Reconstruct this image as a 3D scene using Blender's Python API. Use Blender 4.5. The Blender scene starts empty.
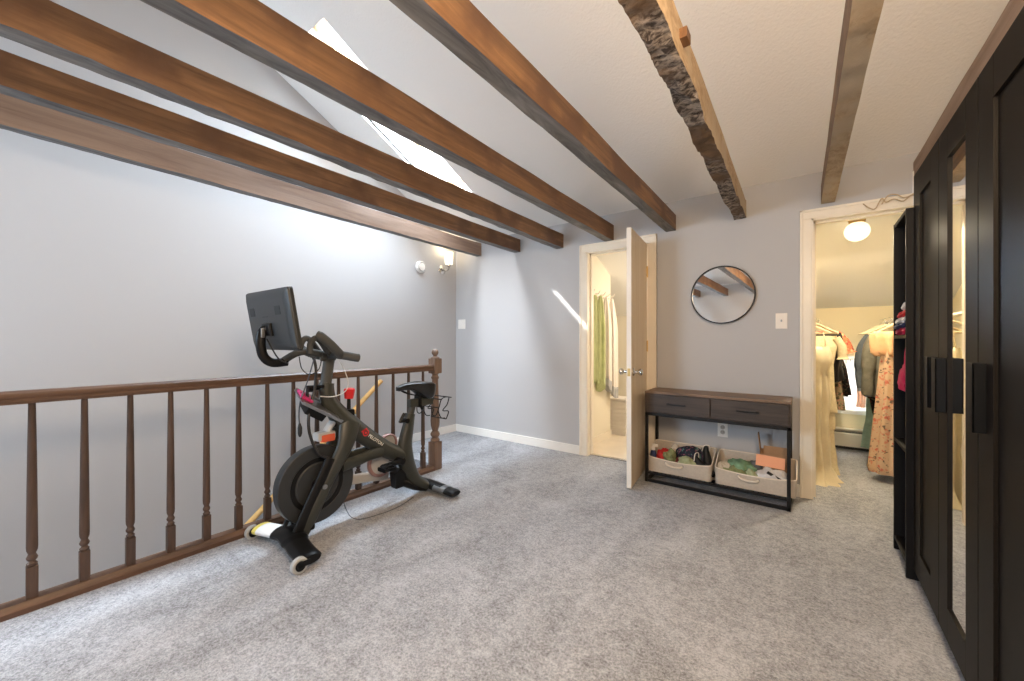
import bpy, bmesh, math, random
from mathutils import Vector, Matrix, noise
random.seed(4)
C = bpy.context.scene.collection
PI = math.pi
V = Vector

# ------------------------------------------------------------------ materials
def new_mat(name):
    m = bpy.data.materials.new(name); m.use_nodes = True
    nt = m.node_tree
    return m, nt, nt.nodes['Principled BSDF']

def L(nt, a, ao, b, bi):
    nt.links.new(a.outputs[ao], b.inputs[bi])

def mat(name, col, rough=0.5, metal=0.0, var=0.0, vscale=8, stretch=(1, 1, 1), bump=0.0, bscale=60,
        bdist=0.004, col2=None, emit=None, estr=0.0, coat=0.0, sheen=0.0, spec=0.5, sharp=None):
    m, nt, p = new_mat(name)
    p.inputs['Base Color'].default_value = (*col, 1)
    p.inputs['Roughness'].default_value = rough
    p.inputs['Metallic'].default_value = metal
    p.inputs['Coat Weight'].default_value = coat
    p.inputs['Sheen Weight'].default_value = sheen
    p.inputs['Specular IOR Level'].default_value = spec
    tc = nt.nodes.new('ShaderNodeTexCoord')
    mp = nt.nodes.new('ShaderNodeMapping')
    mp.inputs['Scale'].default_value = stretch
    L(nt, tc, 'Object', mp, 'Vector')
    if var > 0 or col2 is not None:
        n = nt.nodes.new('ShaderNodeTexNoise')
        n.inputs['Scale'].default_value = vscale; n.inputs['Detail'].default_value = 6
        n.inputs['Roughness'].default_value = 0.6
        L(nt, mp, 'Vector', n, 'Vector')
        r = nt.nodes.new('ShaderNodeValToRGB')
        lo, hi = sharp if sharp else (0.3, 0.7)
        r.color_ramp.elements[0].position = lo; r.color_ramp.elements[1].position = hi
        c2 = col2 if col2 is not None else tuple(min(1, c * (1 + var)) for c in col)
        c1 = col if col2 is not None else tuple(c * (1 - var) for c in col)
        r.color_ramp.elements[0].color = (*c1, 1); r.color_ramp.elements[1].color = (*c2, 1)
        L(nt, n, 'Fac', r, 'Fac'); L(nt, r, 'Color', p, 'Base Color')
    if bump > 0:
        b = nt.nodes.new('ShaderNodeTexNoise')
        b.inputs['Scale'].default_value = bscale; b.inputs['Detail'].default_value = 5
        L(nt, mp, 'Vector', b, 'Vector')
        bp = nt.nodes.new('ShaderNodeBump')
        bp.inputs['Strength'].default_value = bump; bp.inputs['Distance'].default_value = bdist
        L(nt, b, 'Fac', bp, 'Height'); L(nt, bp, 'Normal', p, 'Normal')
    if emit:
        p.inputs['Emission Color'].default_value = (*emit, 1)
        p.inputs['Emission Strength'].default_value = estr
    return m

def wood(name, dark, light, rough=0.5, stretch=(26, 1.6, 26), bump=0.35, grain=1.0, blotch=None, coat=0.0, ramp=(0.32, 0.68)):
    m, nt, p = new_mat(name)
    p.inputs['Roughness'].default_value = rough
    p.inputs['Coat Weight'].default_value = coat
    tc = nt.nodes.new('ShaderNodeTexCoord')
    mp = nt.nodes.new('ShaderNodeMapping'); mp.inputs['Scale'].default_value = stretch
    L(nt, tc, 'Object', mp, 'Vector')
    n = nt.nodes.new('ShaderNodeTexNoise'); n.inputs['Scale'].default_value = grain
    n.inputs['Detail'].default_value = 8; n.inputs['Roughness'].default_value = 0.65; n.inputs['Distortion'].default_value = 0.8
    L(nt, mp, 'Vector', n, 'Vector')
    r = nt.nodes.new('ShaderNodeValToRGB')
    r.color_ramp.elements[0].position = ramp[0]; r.color_ramp.elements[1].position = ramp[1]
    r.color_ramp.elements[0].color = (*dark, 1); r.color_ramp.elements[1].color = (*light, 1)
    L(nt, n, 'Fac', r, 'Fac')
    last = r
    if blotch:
        n2 = nt.nodes.new('ShaderNodeTexNoise'); n2.inputs['Scale'].default_value = 3.5; n2.inputs['Detail'].default_value = 7
        L(nt, tc, 'Object', n2, 'Vector')
        r2 = nt.nodes.new('ShaderNodeValToRGB')
        r2.color_ramp.elements[0].position = 0.48; r2.color_ramp.elements[1].position = 0.62
        L(nt, n2, 'Fac', r2, 'Fac')
        mx = nt.nodes.new('ShaderNodeMix'); mx.data_type = 'RGBA'
        nt.links.new(r2.outputs['Color'], mx.inputs[0])
        nt.links.new(r.outputs['Color'], mx.inputs[6])
        mx.inputs[7].default_value = (*blotch, 1)
        nt.links.new(mx.outputs[2], p.inputs['Base Color'])
    else:
        L(nt, r, 'Color', p, 'Base Color')
    bp = nt.nodes.new('ShaderNodeBump'); bp.inputs['Strength'].default_value = bump; bp.inputs['Distance'].default_value = 0.004
    L(nt, n, 'Fac', bp, 'Height'); L(nt, bp, 'Normal', p, 'Normal')
    return m

def carpet_mat(name='carpet'):
    m, nt, p = new_mat(name)
    p.inputs['Roughness'].default_value = 0.95; p.inputs['Specular IOR Level'].default_value = 0.1
    p.inputs['Sheen Weight'].default_value = 0.25
    tc = nt.nodes.new('ShaderNodeTexCoord')
    def nz(scale, detail, rough, st=(1, 1, 1), rot=0, dist=0.0):
        mp = nt.nodes.new('ShaderNodeMapping'); mp.inputs['Scale'].default_value = st
        mp.inputs['Rotation'].default_value = (0, 0, rot)
        L(nt, tc, 'Object', mp, 'Vector')
        n = nt.nodes.new('ShaderNodeTexNoise'); n.inputs['Scale'].default_value = scale
        n.inputs['Detail'].default_value = detail; n.inputs['Roughness'].default_value = rough
        n.inputs['Distortion'].default_value = dist
        L(nt, mp, 'Vector', n, 'Vector'); return n
    big = nz(3.0, 8, 0.68, (1.0, 0.6, 1), 0.7, 0.5)
    mid = nz(26, 5, 0.8)
    fine = nz(95, 3, 0.85)
    def math_(op, a, b):
        x = nt.nodes.new('ShaderNodeMath'); x.operation = op
        for i, q in enumerate((a, b)):
            if isinstance(q, (int, float)): x.inputs[i].default_value = q
            else: nt.links.new(q, x.inputs[i])
        return x.outputs[0]
    s = math_('ADD', math_('MULTIPLY', big.outputs['Fac'], 0.25), math_('MULTIPLY', mid.outputs['Fac'], 0.30))
    s = math_('ADD', s, math_('MULTIPLY', fine.outputs['Fac'], 0.45))
    r = nt.nodes.new('ShaderNodeValToRGB')
    r.color_ramp.elements[0].position = 0.39; r.color_ramp.elements[1].position = 0.585
    r.color_ramp.elements[0].color = (0.105, 0.107, 0.115, 1); r.color_ramp.elements[1].color = (0.485, 0.497, 0.53, 1)
    nt.links.new(s, r.inputs['Fac']); L(nt, r, 'Color', p, 'Base Color')
    h = math_('ADD', math_('MULTIPLY', fine.outputs['Fac'], 0.7), math_('MULTIPLY', mid.outputs['Fac'], 0.5))
    bp = nt.nodes.new('ShaderNodeBump'); bp.inputs['Strength'].default_value = 0.7; bp.inputs['Distance'].default_value = 0.012
    nt.links.new(h, bp.inputs['Height']); L(nt, bp, 'Normal', p, 'Normal')
    return m

def glass_mat(name, tint=(1, 1, 1), gloss=0.06):
    m, nt, p = new_mat(name)
    nt.nodes.remove(p)
    t = nt.nodes.new('ShaderNodeBsdfTransparent'); t.inputs['Color'].default_value = (*tint, 1)
    g = nt.nodes.new('ShaderNodeBsdfGlossy'); g.inputs['Roughness'].default_value = 0.02
    mx = nt.nodes.new('ShaderNodeMixShader'); mx.inputs[0].default_value = gloss
    L(nt, t, 0, mx, 1); L(nt, g, 0, mx, 2)
    L(nt, mx, 0, nt.nodes['Material Output'], 'Surface')
    return m

def sheer_mat(name, col, fac=0.45):
    m, nt, p = new_mat(name)
    p.inputs['Base Color'].default_value = (*col, 1); p.inputs['Roughness'].default_value = 0.9
    t = nt.nodes.new('ShaderNodeBsdfTranslucent'); t.inputs['Color'].default_value = (*col, 1)
    mx = nt.nodes.new('ShaderNodeMixShader'); mx.inputs[0].default_value = fac
    L(nt, p, 0, mx, 1); L(nt, t, 0, mx, 2)
    L(nt, mx, 0, nt.nodes['Material Output'], 'Surface')
    return m

def floral_mat(name, base, spots, scale=16, amount=0.32):
    m, nt, p = new_mat(name)
    p.inputs['Roughness'].default_value = 0.9
    tc = nt.nodes.new('ShaderNodeTexCoord')
    prev = None
    for i, c in enumerate(spots):
        mp = nt.nodes.new('ShaderNodeMapping'); mp.inputs['Location'].default_value = (i * 3.1, i * 1.7, i * 2.3)
        L(nt, tc, 'Object', mp, 'Vector')
        v = nt.nodes.new('ShaderNodeTexNoise'); v.inputs['Scale'].default_value = scale * (1 + 0.3 * i); v.inputs['Detail'].default_value = 2
        L(nt, mp, 'Vector', v, 'Vector')
        r = nt.nodes.new('ShaderNodeValToRGB')
        r.color_ramp.elements[0].position = 1 - amount - 0.1; r.color_ramp.elements[1].position = 1 - amount - 0.05
        L(nt, v, 'Fac', r, 'Fac')
        mx = nt.nodes.new('ShaderNodeMix'); mx.data_type = 'RGBA'
        nt.links.new(r.outputs['Color'], mx.inputs[0])
        if prev is None: mx.inputs[6].default_value = (*base, 1)
        else: nt.links.new(prev, mx.inputs[6])
        mx.inputs[7].default_value = (*c, 1)
        prev = mx.outputs[2]
    nt.links.new(prev, p.inputs['Base Color'])
    return m

M = {}
M['carpet'] = carpet_mat()
M['wall'] = mat('grey_wall_paint', (0.50, 0.50, 0.51), 0.7, bump=0.15, bscale=180, bdist=0.002, spec=0.3)
M['ceil'] = mat('textured_ceiling_paint', (0.88, 0.87, 0.85), 0.9, bump=0.55, bscale=70, bdist=0.006, spec=0.1)
M['cream_wall'] = mat('cream_wall_paint', (0.82, 0.765, 0.64), 0.75, bump=0.1, bscale=150, bdist=0.002, spec=0.3)
M['closet_wall'] = mat('yellow_cream_wall_paint', (0.82, 0.73, 0.53), 0.75, bump=0.1, bscale=150, bdist=0.002, spec=0.3)
M['white_wall'] = mat('white_wall_paint', (0.80, 0.79, 0.76), 0.75, bump=0.1, bscale=150, bdist=0.002, spec=0.3)
M['trim'] = mat('white_trim_paint', (0.84, 0.82, 0.78), 0.35, var=0.02)
M['cream_trim'] = mat('cream_trim_paint', (0.84, 0.77, 0.65), 0.35, var=0.03)
M['door'] = wood('pine_door_whitewash', (0.74, 0.57, 0.37), (0.88, 0.75, 0.56), 0.4, (30, 30, 1.6), 0.08, 0.8)
M['door_edge'] = mat('painted_door_edge', (0.80, 0.76, 0.70), 0.4, var=0.03, stretch=(30, 30, 1))
M['brown_rail'] = wood('stained_rail_wood', (0.065, 0.035, 0.022), (0.15, 0.080, 0.047), 0.5, (18, 2, 18), 0.15, 1.2)
M['brown_post'] = wood('stained_post_wood', (0.045, 0.026, 0.018), (0.105, 0.062, 0.042), 0.5, (24, 24, 2), 0.15, 1.2)
M['newel'] = wood('sunlit_post_wood', (0.11, 0.068, 0.045), (0.23, 0.145, 0.10), 0.5, (24, 24, 2), 0.15, 1.2)  # post wood with sunlight painted in as a lighter colour
M['beam_side'] = wood('beam_stained_side', (0.105, 0.050, 0.021), (0.29, 0.15, 0.066), 0.55, (22, 1.3, 22), 0.5, 1.0, blotch=(0.135, 0.063, 0.028))
M['beam_lit'] = wood('beam_lit_side', (0.22, 0.14, 0.098), (0.36, 0.25, 0.185), 0.55, (22, 1.3, 22), 0.5, 1.0)  # brown beam side, colour lightened to hold the light falling on it
M['beam_bottom'] = wood('beam_worn_grey_underside', (0.075, 0.072, 0.072), (0.26, 0.248, 0.24), 0.7, (20, 2.5, 20), 0.5, 1.0)
M['bark'] = wood('rough_bark_underside', (0.045, 0.032, 0.027), (0.42, 0.35, 0.29), 0.85, (20, 26, 20), 1.0, 1.5, blotch=(0.15, 0.09, 0.05), ramp=(0.42, 0.60))
M['beam_tan'] = wood('rough_sawn_tan_wood', (0.33, 0.22, 0.125), (0.58, 0.44, 0.28), 0.75, (30, 14, 30), 0.6, 1.0, blotch=(0.50, 0.40, 0.28))
M['oak'] = wood('golden_handrail_wood', (0.62, 0.34, 0.10), (0.80, 0.50, 0.19), 0.4, (20, 2, 20), 0.1)
M['blackwood'] = mat('black_brown_laminate', (0.009, 0.007, 0.0055), 0.5, var=0.12, vscale=6, stretch=(8, 8, 1), spec=0.13)
M['blackmat'] = mat('matte_black_board', (0.006, 0.0055, 0.006), 0.55, spec=0.2)
M['pull'] = mat('black_pull', (0.004, 0.0045, 0.0055), 0.5, spec=0.15)
M['mirror'] = mat('mirror_silver', (0.92, 0.93, 0.93), 0.015, 1.0)
M['black_metal'] = mat('black_metal', (0.008, 0.0075, 0.008), 0.45, spec=0.3)
M['console_wood'] = wood('dark_grey_brown_wood', (0.020, 0.015, 0.0125), (0.072, 0.052, 0.043), 0.55, (2, 20, 34), 0.25, 1.2)
M['console_top'] = wood('brown_console_top', (0.11, 0.065, 0.038), (0.24, 0.15, 0.092), 0.45, (2, 24, 24), 0.15, 1.2)
M['chrome'] = mat('brushed_nickel', (0.68, 0.66, 0.62), 0.18, 1.0)
M['brass'] = mat('brass', (0.62, 0.42, 0.16), 0.32, 1.0)
M['white_plastic'] = mat('white_plastic', (0.86, 0.85, 0.82), 0.35)
M['plate_ivory'] = mat('ivory_plate', (0.85, 0.80, 0.74), 0.35)
M['dark'] = mat('dark_slot', (0.015, 0.015, 0.015), 0.6)
M['screen'] = mat('black_screen', (0.008, 0.008, 0.01), 0.08)
M['tablet'] = mat('charcoal_plastic', (0.022, 0.0235, 0.0245), 0.42, bump=0.05, bscale=400, bdist=0.001)
M['vent'] = mat('dark_vent', (0.018, 0.019, 0.02), 0.6)
M['frame'] = mat('grey_green_powder_coat', (0.030, 0.0325, 0.0275), 0.42, var=0.08, vscale=10, spec=0.5)
M['bike_black'] = mat('satin_black', (0.006, 0.006, 0.0065), 0.35, spec=0.22)
M['flywheel'] = mat('dark_grey_disc', (0.024, 0.026, 0.028), 0.38, var=0.05)
M['grip'] = mat('grey_rubber_grip', (0.050, 0.052, 0.050), 0.65, bump=0.1, bscale=300, bdist=0.001)
M['steel'] = mat('grey_steel', (0.28, 0.29, 0.30), 0.3, 0.8)
M['grey_guard'] = mat('light_grey_guard', (0.42, 0.41, 0.40), 0.45)
M['rose'] = mat('dull_rose_plastic', (0.30, 0.17, 0.155), 0.4)
M['red'] = mat('red_plastic', (0.62, 0.018, 0.02), 0.35)
M['orange_red'] = mat('orange_red_felt', (0.60, 0.10, 0.045), 0.8)
M['magenta'] = mat('magenta_plastic', (0.55, 0.03, 0.16), 0.4)
M['label'] = mat('white_sticker', (0.74, 0.74, 0.74), 0.5)
M['yellow'] = mat('yellow_sticker', (0.72, 0.62, 0.14), 0.5)
M['clear_wheel'] = mat('translucent_grey_wheel', (0.42, 0.43, 0.43), 0.35)
M['logo_white'] = mat('printed_cream', (0.80, 0.78, 0.72), 0.5)
M['logo_red'] = mat('printed_red', (0.60, 0.03, 0.04), 0.45)
M['leather'] = mat('black_saddle_vinyl', (0.014, 0.014, 0.014), 0.28)
M['cable'] = mat('black_cable', (0.012, 0.012, 0.014), 0.5)
M['blue_cable'] = mat('slate_cable', (0.055, 0.065, 0.085), 0.5)
M['white_cable'] = mat('pale_cord', (0.66, 0.66, 0.64), 0.5)
M['linen'] = mat('beige_linen', (0.50, 0.44, 0.37), 0.95, var=0.08, vscale=60, bump=0.4, bscale=260, bdist=0.002)
M['rope'] = mat('cream_rope', (0.74, 0.66, 0.56), 0.9, bump=0.4, bscale=220)
M['cardboard'] = mat('cardboard', (0.40, 0.235, 0.125), 0.85, var=0.08, vscale=20)
M['orange_card'] = mat('orange_card', (0.86, 0.40, 0.23), 0.7)
M['bag'] = mat('milky_plastic', (0.66, 0.64, 0.64), 0.35, var=0.12, vscale=30)
M['mint'] = mat('mint_cloth', (0.18, 0.31, 0.19), 0.9, var=0.35, vscale=14)
M['olive'] = mat('olive_cloth', (0.20, 0.22, 0.10), 0.95, var=0.45, vscale=22)
M['moss'] = mat('sage_cloth', (0.36, 0.40, 0.24), 0.95, var=0.25, vscale=18)
M['ecru'] = mat('ecru_cloth', (0.58, 0.50, 0.39), 0.95, var=0.2, vscale=18)
M['maroon'] = mat('maroon_cloth', (0.14, 0.025, 0.025), 0.9)
M['navyfloral'] = floral_mat('navy_patterned_cloth', (0.014, 0.018, 0.035), [(0.10, 0.22, 0.20), (0.30, 0.10, 0.15)], 40, 0.32)
M['grey_cloth'] = mat('slate_grey_cloth', (0.14, 0.15, 0.16), 0.9, var=0.2)
M['black_cloth'] = mat('black_cloth', (0.013, 0.012, 0.013), 0.9, sheen=0.2)
M['navy'] = mat('navy_cloth', (0.02, 0.028, 0.085), 0.85)
M['red_cloth'] = mat('red_cloth', (0.56, 0.03, 0.03), 0.85)
M['crimson'] = mat('crimson_cloth', (0.50, 0.015, 0.07), 0.8, var=0.25, vscale=16)
M['white_cloth'] = mat('white_cloth', (0.80, 0.77, 0.72), 0.9)
M['ivory'] = mat('ivory_dress_cloth', (0.64, 0.55, 0.37), 0.9, var=0.06, vscale=16, bump=0.2, bscale=40)
M['cream_lace'] = mat('cream_lace', (0.56, 0.47, 0.30), 0.95, var=0.12, vscale=60, bump=0.4, bscale=120)
M['coral'] = floral_mat('coral_print', (0.62, 0.19, 0.09), [(0.72, 0.42, 0.22), (0.40, 0.06, 0.05)], 30, 0.34)
M['tanfloral'] = floral_mat('olive_print', (0.30, 0.23, 0.13), [(0.10, 0.09, 0.05), (0.45, 0.22, 0.15)], 34, 0.38)
M['denim'] = mat('blue_grey_denim', (0.105, 0.125, 0.145), 0.9, var=0.25, vscale=26, bump=0.3, bscale=300, bdist=0.001)
M['pale_denim'] = mat('pale_denim', (0.22, 0.265, 0.31), 0.9, var=0.25, vscale=20)
M['khaki'] = mat('grey_khaki_cloth', (0.175, 0.165, 0.125), 0.9, var=0.22, vscale=24)
M['peach'] = mat('peach_ruffle_cloth', (0.72, 0.43, 0.22), 0.9, var=0.10, vscale=24)
M['floral'] = floral_mat('floral_dress_print', (0.60, 0.40, 0.24), [(0.56, 0.15, 0.09), (0.16, 0.11, 0.07), (0.60, 0.24, 0.14)], 24, 0.30)
M['teal'] = mat('pale_teal_cloth', (0.30, 0.44, 0.38), 0.9, var=0.18, vscale=18)
M['blackfloral'] = floral_mat('black_print', (0.018, 0.018, 0.016), [(0.16, 0.13, 0.07), (0.13, 0.04, 0.03)], 34, 0.33)
M['hanger'] = mat('cream_hanger', (0.66, 0.54, 0.34), 0.45)
M['rod'] = mat('white_rod', (0.66, 0.62, 0.55), 0.35)
M['towel_green'] = mat('green_towel', (0.53, 0.58, 0.30), 0.95, var=0.20, vscale=9, stretch=(1, 9, 1), bump=0.5, bscale=200)
M['towel_white'] = mat('white_towel', (0.80, 0.73, 0.66), 0.95, var=0.05, vscale=9, bump=0.4, bscale=200)
M['towel_grey'] = mat('grey_towel_hem', (0.46, 0.46, 0.47), 0.95, var=0.1, vscale=30)
M['tile'] = mat('pale_vinyl_floor', (0.74, 0.66, 0.55), 0.35, var=0.06, vscale=5)
M['heater'] = mat('white_enamel', (0.76, 0.72, 0.64), 0.4)
M['lampglass'] = mat('lit_frosted_glass', (0.9, 0.88, 0.82), 0.3, emit=(1.0, 0.86, 0.62), estr=0.7)
M['globe'] = mat('lit_opal_globe', (0.9, 0.88, 0.82), 0.25, emit=(1.0, 0.88, 0.66), estr=0.55)
M['skyglass'] = glass_mat('skylight_glass')
M['paneglass'] = glass_mat('window_glass')
M['sheer'] = sheer_mat('white_sheer_curtain', (0.85, 0.84, 0.82))
M['pinktan'] = sheer_mat('tan_curtain', (0.62, 0.46, 0.36), 0.35)
M['pine'] = wood('pine_window_frame', (0.70, 0.48, 0.28), (0.84, 0.64, 0.42), 0.45, (6, 3, 6), 0.1)
M['twine'] = mat('tan_twine', (0.55, 0.42, 0.26), 0.8)

# ------------------------------------------------------------------ mesh builder
class MB:
    def __init__(self): self.v = []; self.f = []; self.mi = []; self.cur = 0
    def slot(self, i): self.cur = i; return self
    def add(self, vs, fs):
        o = len(self.v); self.v += [tuple(v) for v in vs]
        for f in fs: self.f.append([i + o for i in f]); self.mi.append(self.cur)
        return self
    def bm(self, b):
        b.verts.index_update()
        return self.add([v.co[:] for v in b.verts], [[v.index for v in f.verts] for f in b.faces])
    def box(self, x0, x1, y0, y1, z0, z1, bev=0.0, seg=2, mx=None):
        b = bmesh.new(); bmesh.ops.create_cube(b, size=1)
        for v in b.verts:
            v.co = V(((x0 + x1) / 2 + v.co.x * (x1 - x0), (y0 + y1) / 2 + v.co.y * (y1 - y0), (z0 + z1) / 2 + v.co.z * (z1 - z0)))
        if bev > 0: bmesh.ops.bevel(b, geom=b.edges[:], offset=bev, segments=seg, profile=0.6, affect='EDGES')
        if mx is not None: bmesh.ops.transform(b, matrix=mx, verts=b.verts[:])
        self.bm(b); b.free(); return self
    def tube(self, pts, r, seg=12, cap=True, ry=None, up=(0, 0, 1)):
        """pts: list of points; r: radius or list; ry: second radius (along the 'binormal')"""
        pts = [V(p) for p in pts]; n = len(pts)
        rs = r if isinstance(r, (list, tuple)) else [r] * n
        r2 = rs if ry is None else (ry if isinstance(ry, (list, tuple)) else [ry] * n)
        vs = []; N = None
        for i, p in enumerate(pts):
            t = (pts[min(i + 1, n - 1)] - pts[max(i - 1, 0)]).normalized()
            if N is None:
                N = V(up) - t * t.dot(V(up))
                if N.length < 1e-3: N = V((1, 0, 0)) - t * t.x
                if N.length < 1e-3: N = V((0, 1, 0)) - t * t.y
            else: N = N - t * t.dot(N)
            N.normalize(); B = t.cross(N)
            for k in range(seg):
                a = 2 * PI * k / seg
                vs.append(p + N * (math.cos(a) * rs[i]) + B * (math.sin(a) * r2[i]))
        fs = []
        for i in range(n - 1):
            for k in range(seg):
                k2 = (k + 1) % seg
                fs.append([i * seg + k, i * seg + k2, (i + 1) * seg + k2, (i + 1) * seg + k])
        if cap: fs += [list(range(seg))[::-1], [(n - 1) * seg + k for k in range(seg)]]
        return self.add(vs, fs)
    def lathe(self, prof, c=(0, 0, 0), axis='z', seg=24, cap=True):
        """prof: (radius, height)"""
        vs = []; n = len(prof)
        for r, h in prof:
            for k in range(seg):
                a = 2 * PI * k / seg; x, y = r * math.cos(a), r * math.sin(a)
                if axis == 'z': p = (x, y, h)
                elif axis == 'x': p = (h, x, y)
                else: p = (y, h, x)
                vs.append((c[0] + p[0], c[1] + p[1], c[2] + p[2]))
        fs = []
        for i in range(n - 1):
            for k in range(seg):
                k2 = (k + 1) % seg
                fs.append([i * seg + k, i * seg + k2, (i + 1) * seg + k2, (i + 1) * seg + k])
        if cap: fs += [list(range(seg))[::-1], [(n - 1) * seg + k for k in range(seg)]]
        return self.add(vs, fs)
    def loft(self, rings, cap=True, closed=True):
        n = len(rings[0]); vs = [p for r in rings for p in r]; fs = []
        for i in range(len(rings) - 1):
            for k in range(n if closed else n - 1):
                k2 = (k + 1) % n
                fs.append([i * n + k, i * n + k2, (i + 1) * n + k2, (i + 1) * n + k])
        if cap and closed: fs += [list(range(n))[::-1], [(len(rings) - 1) * n + k for k in range(n)]]
        return self.add(vs, fs)
    def prism(self, poly, axis, a0, a1, bev=0.0):
        """poly of 2-D points in the plane normal to axis; order (y,z) for x, (x,z) for y, (x,y) for z"""
        def P(p, h):
            return {'x': (h, p[0], p[1]), 'y': (p[0], h, p[1]), 'z': (p[0], p[1], h)}[axis]
        b = bmesh.new()
        bot = [b.verts.new(P(p, a0)) for p in poly]; top = [b.verts.new(P(p, a1)) for p in poly]
        n = len(poly)
        b.faces.new(bot[::-1]); b.faces.new(top)
        for k in range(n): b.faces.new([bot[k], bot[(k + 1) % n], top[(k + 1) % n], top[k]])
        if bev > 0: bmesh.ops.bevel(b, geom=b.edges[:], offset=bev, segments=2, profile=0.6, affect='EDGES')
        bmesh.ops.recalc_face_normals(b, faces=b.faces[:])
        self.bm(b); b.free(); return self
    def ball(self, c, r, seg=16, scale=(1, 1, 1)):
        b = bmesh.new(); bmesh.ops.create_uvsphere(b, u_segments=seg, v_segments=max(8, seg // 2), radius=r)
        for v in b.verts: v.co = V((c[0] + v.co.x * scale[0], c[1] + v.co.y * scale[1], c[2] + v.co.z * scale[2]))
        self.bm(b); b.free(); return self
    def sheet(self, f, nu, nv, thick=None):
        """grid f(u,v)->point; thick gives a solid sheet"""
        P = [[V(f(i / nu, j / nv)) for j in range(nv + 1)] for i in range(nu + 1)]
        def nrm(i, j):
            a = P[min(i + 1, nu)][j] - P[max(i - 1, 0)][j]; b = P[i][min(j + 1, nv)] - P[i][max(j - 1, 0)]
            q = a.cross(b)
            return q.normalized() if q.length > 1e-9 else V((0, 0, 1))
        W = nv + 1
        vs = [p for row in P for p in row]
        fs = [[i * W + j, (i + 1) * W + j, (i + 1) * W + j + 1, i * W + j + 1] for i in range(nu) for j in range(nv)]
        if thick:
            o = len(vs)
            vs += [P[i][j] - nrm(i, j) * thick for i in range(nu + 1) for j in range(W)]
            fs += [[o + i * W + j + 1, o + (i + 1) * W + j + 1, o + (i + 1) * W + j, o + i * W + j] for i in range(nu) for j in range(nv)]
            for i in range(nu):
                fs.append([i * W, o + i * W, o + (i + 1) * W, (i + 1) * W])
                fs.append([(i + 1) * W + nv, o + (i + 1) * W + nv, o + i * W + nv, i * W + nv])
            for j in range(nv):
                fs.append([j + 1, o + j + 1, o + j, j])
                fs.append([nu * W + j, o + nu * W + j, o + nu * W + j + 1, nu * W + j + 1])
        return self.add(vs, fs)
    def build(self, name, mats, parent=None, smooth=35, xf=None, flip=False):
        off = V((0, 0, 0))
        if parent is not None:
            q = parent
            while q is not None: off += q.location; q = q.parent
        me = bpy.data.meshes.new(name)
        vs = self.v if xf is None else [xf @ V(v) for v in self.v]
        if off.length > 0: vs = [V(v) - off for v in vs]
        me.from_pydata(vs, [], self.f)
        if not isinstance(mats, (list, tuple)): mats = [mats]
        for m in mats: me.materials.append(m)
        for p, i in zip(me.polygons, self.mi): p.material_index = i
        b = bmesh.new(); b.from_mesh(me); bmesh.ops.recalc_face_normals(b, faces=b.faces[:]); b.to_mesh(me); b.free()
        if smooth:
            for p in me.polygons: p.use_smooth = True
            me.set_sharp_from_angle(angle=math.radians(smooth))
        me.update()
        o = bpy.data.objects.new(name, me); C.objects.link(o)
        if parent is not None: o.parent = parent
        if smooth:
            wn = o.modifiers.new('weighted_normal', 'WEIGHTED_NORMAL'); wn.keep_sharp = True
        return o

def thing(name, label, cat, loc=(0, 0, 0), group=None):
    o = bpy.data.objects.new(name, None); o.empty_display_size = 0.1; C.objects.link(o)
    o.location = loc; o['label'] = label; o['category'] = cat
    if group: o['group'] = group
    return o
def tag(o, label, cat, group=None):
    o['label'] = label; o['category'] = cat
    if group: o['group'] = group
    return o
def struct(o, label=None):
    o['kind'] = 'structure'
    if label: o['label'] = label
    return o
def plabel(o, s): o['label'] = s; return o
def bez(pts, n=8):
    """Catmull-Rom through pts"""
    P = [V(p) for p in pts]; out = []
    for i in range(len(P) - 1):
        a = P[max(i - 1, 0)]; b = P[i]; c = P[i + 1]; d = P[min(i + 2, len(P) - 1)]
        for k in range(n):
            t = k / n
            out.append(0.5 * ((2 * b) + (c - a) * t + (2 * a - 5 * b + 4 * c - d) * t * t + (3 * b - a - 3 * c + d) * t ** 3))
    out.append(P[-1]); return out

# ------------------------------------------------------------------ camera (1.15 m up, level, 13.9 mm wide lens)
FPX = 395.0
cam_d = bpy.data.cameras.new('camera'); cam_d.sensor_fit = 'HORIZONTAL'; cam_d.sensor_width = 36.0
cam_d.lens = FPX / 1024 * 36.0; cam_d.clip_start = 0.02; cam_d.clip_end = 200
cam = bpy.data.objects.new('camera', cam_d); C.objects.link(cam)
cam.location = (0, 0, 1.15); cam.rotation_euler = (PI / 2, 0, math.atan(296 / FPX))
bpy.context.scene.camera = cam

# ------------------------------------------------------------------ room shell
XL, XR, YB, YR = -3.59, 0.96, 3.60, -2.37
RIDGE_Y, TH = 0.62, 0.12
def roof(y): return 4.16 - 0.5 * y if y >= RIDGE_Y else 4.16 - 0.5 * RIDGE_Y - 0.5 * (RIDGE_Y - y)
XS = -2.70        # edge of the loft floor over the stairwell
YS = 2.50         # top of the stairs
# floor: loft + landing + closet, one carpet
fb = MB()
fb.box(XS, XR + 0.12, YR, YB + 0.06, -0.22, 0)
fb.box(XL, XS, YS, YB + 0.06, -0.22, 0)
struct(fb.build('floor', M['carpet'], smooth=0))
struct(MB().box(-0.36, XR + 0.12, YB + 0.06, 5.52, -0.12, 0).build('floor', M['carpet'], smooth=0))
struct(MB().box(-2.7, -0.36, YB + 0.06, 5.52, -0.12, 0.002).build('floor', M['tile'], smooth=0))
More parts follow.
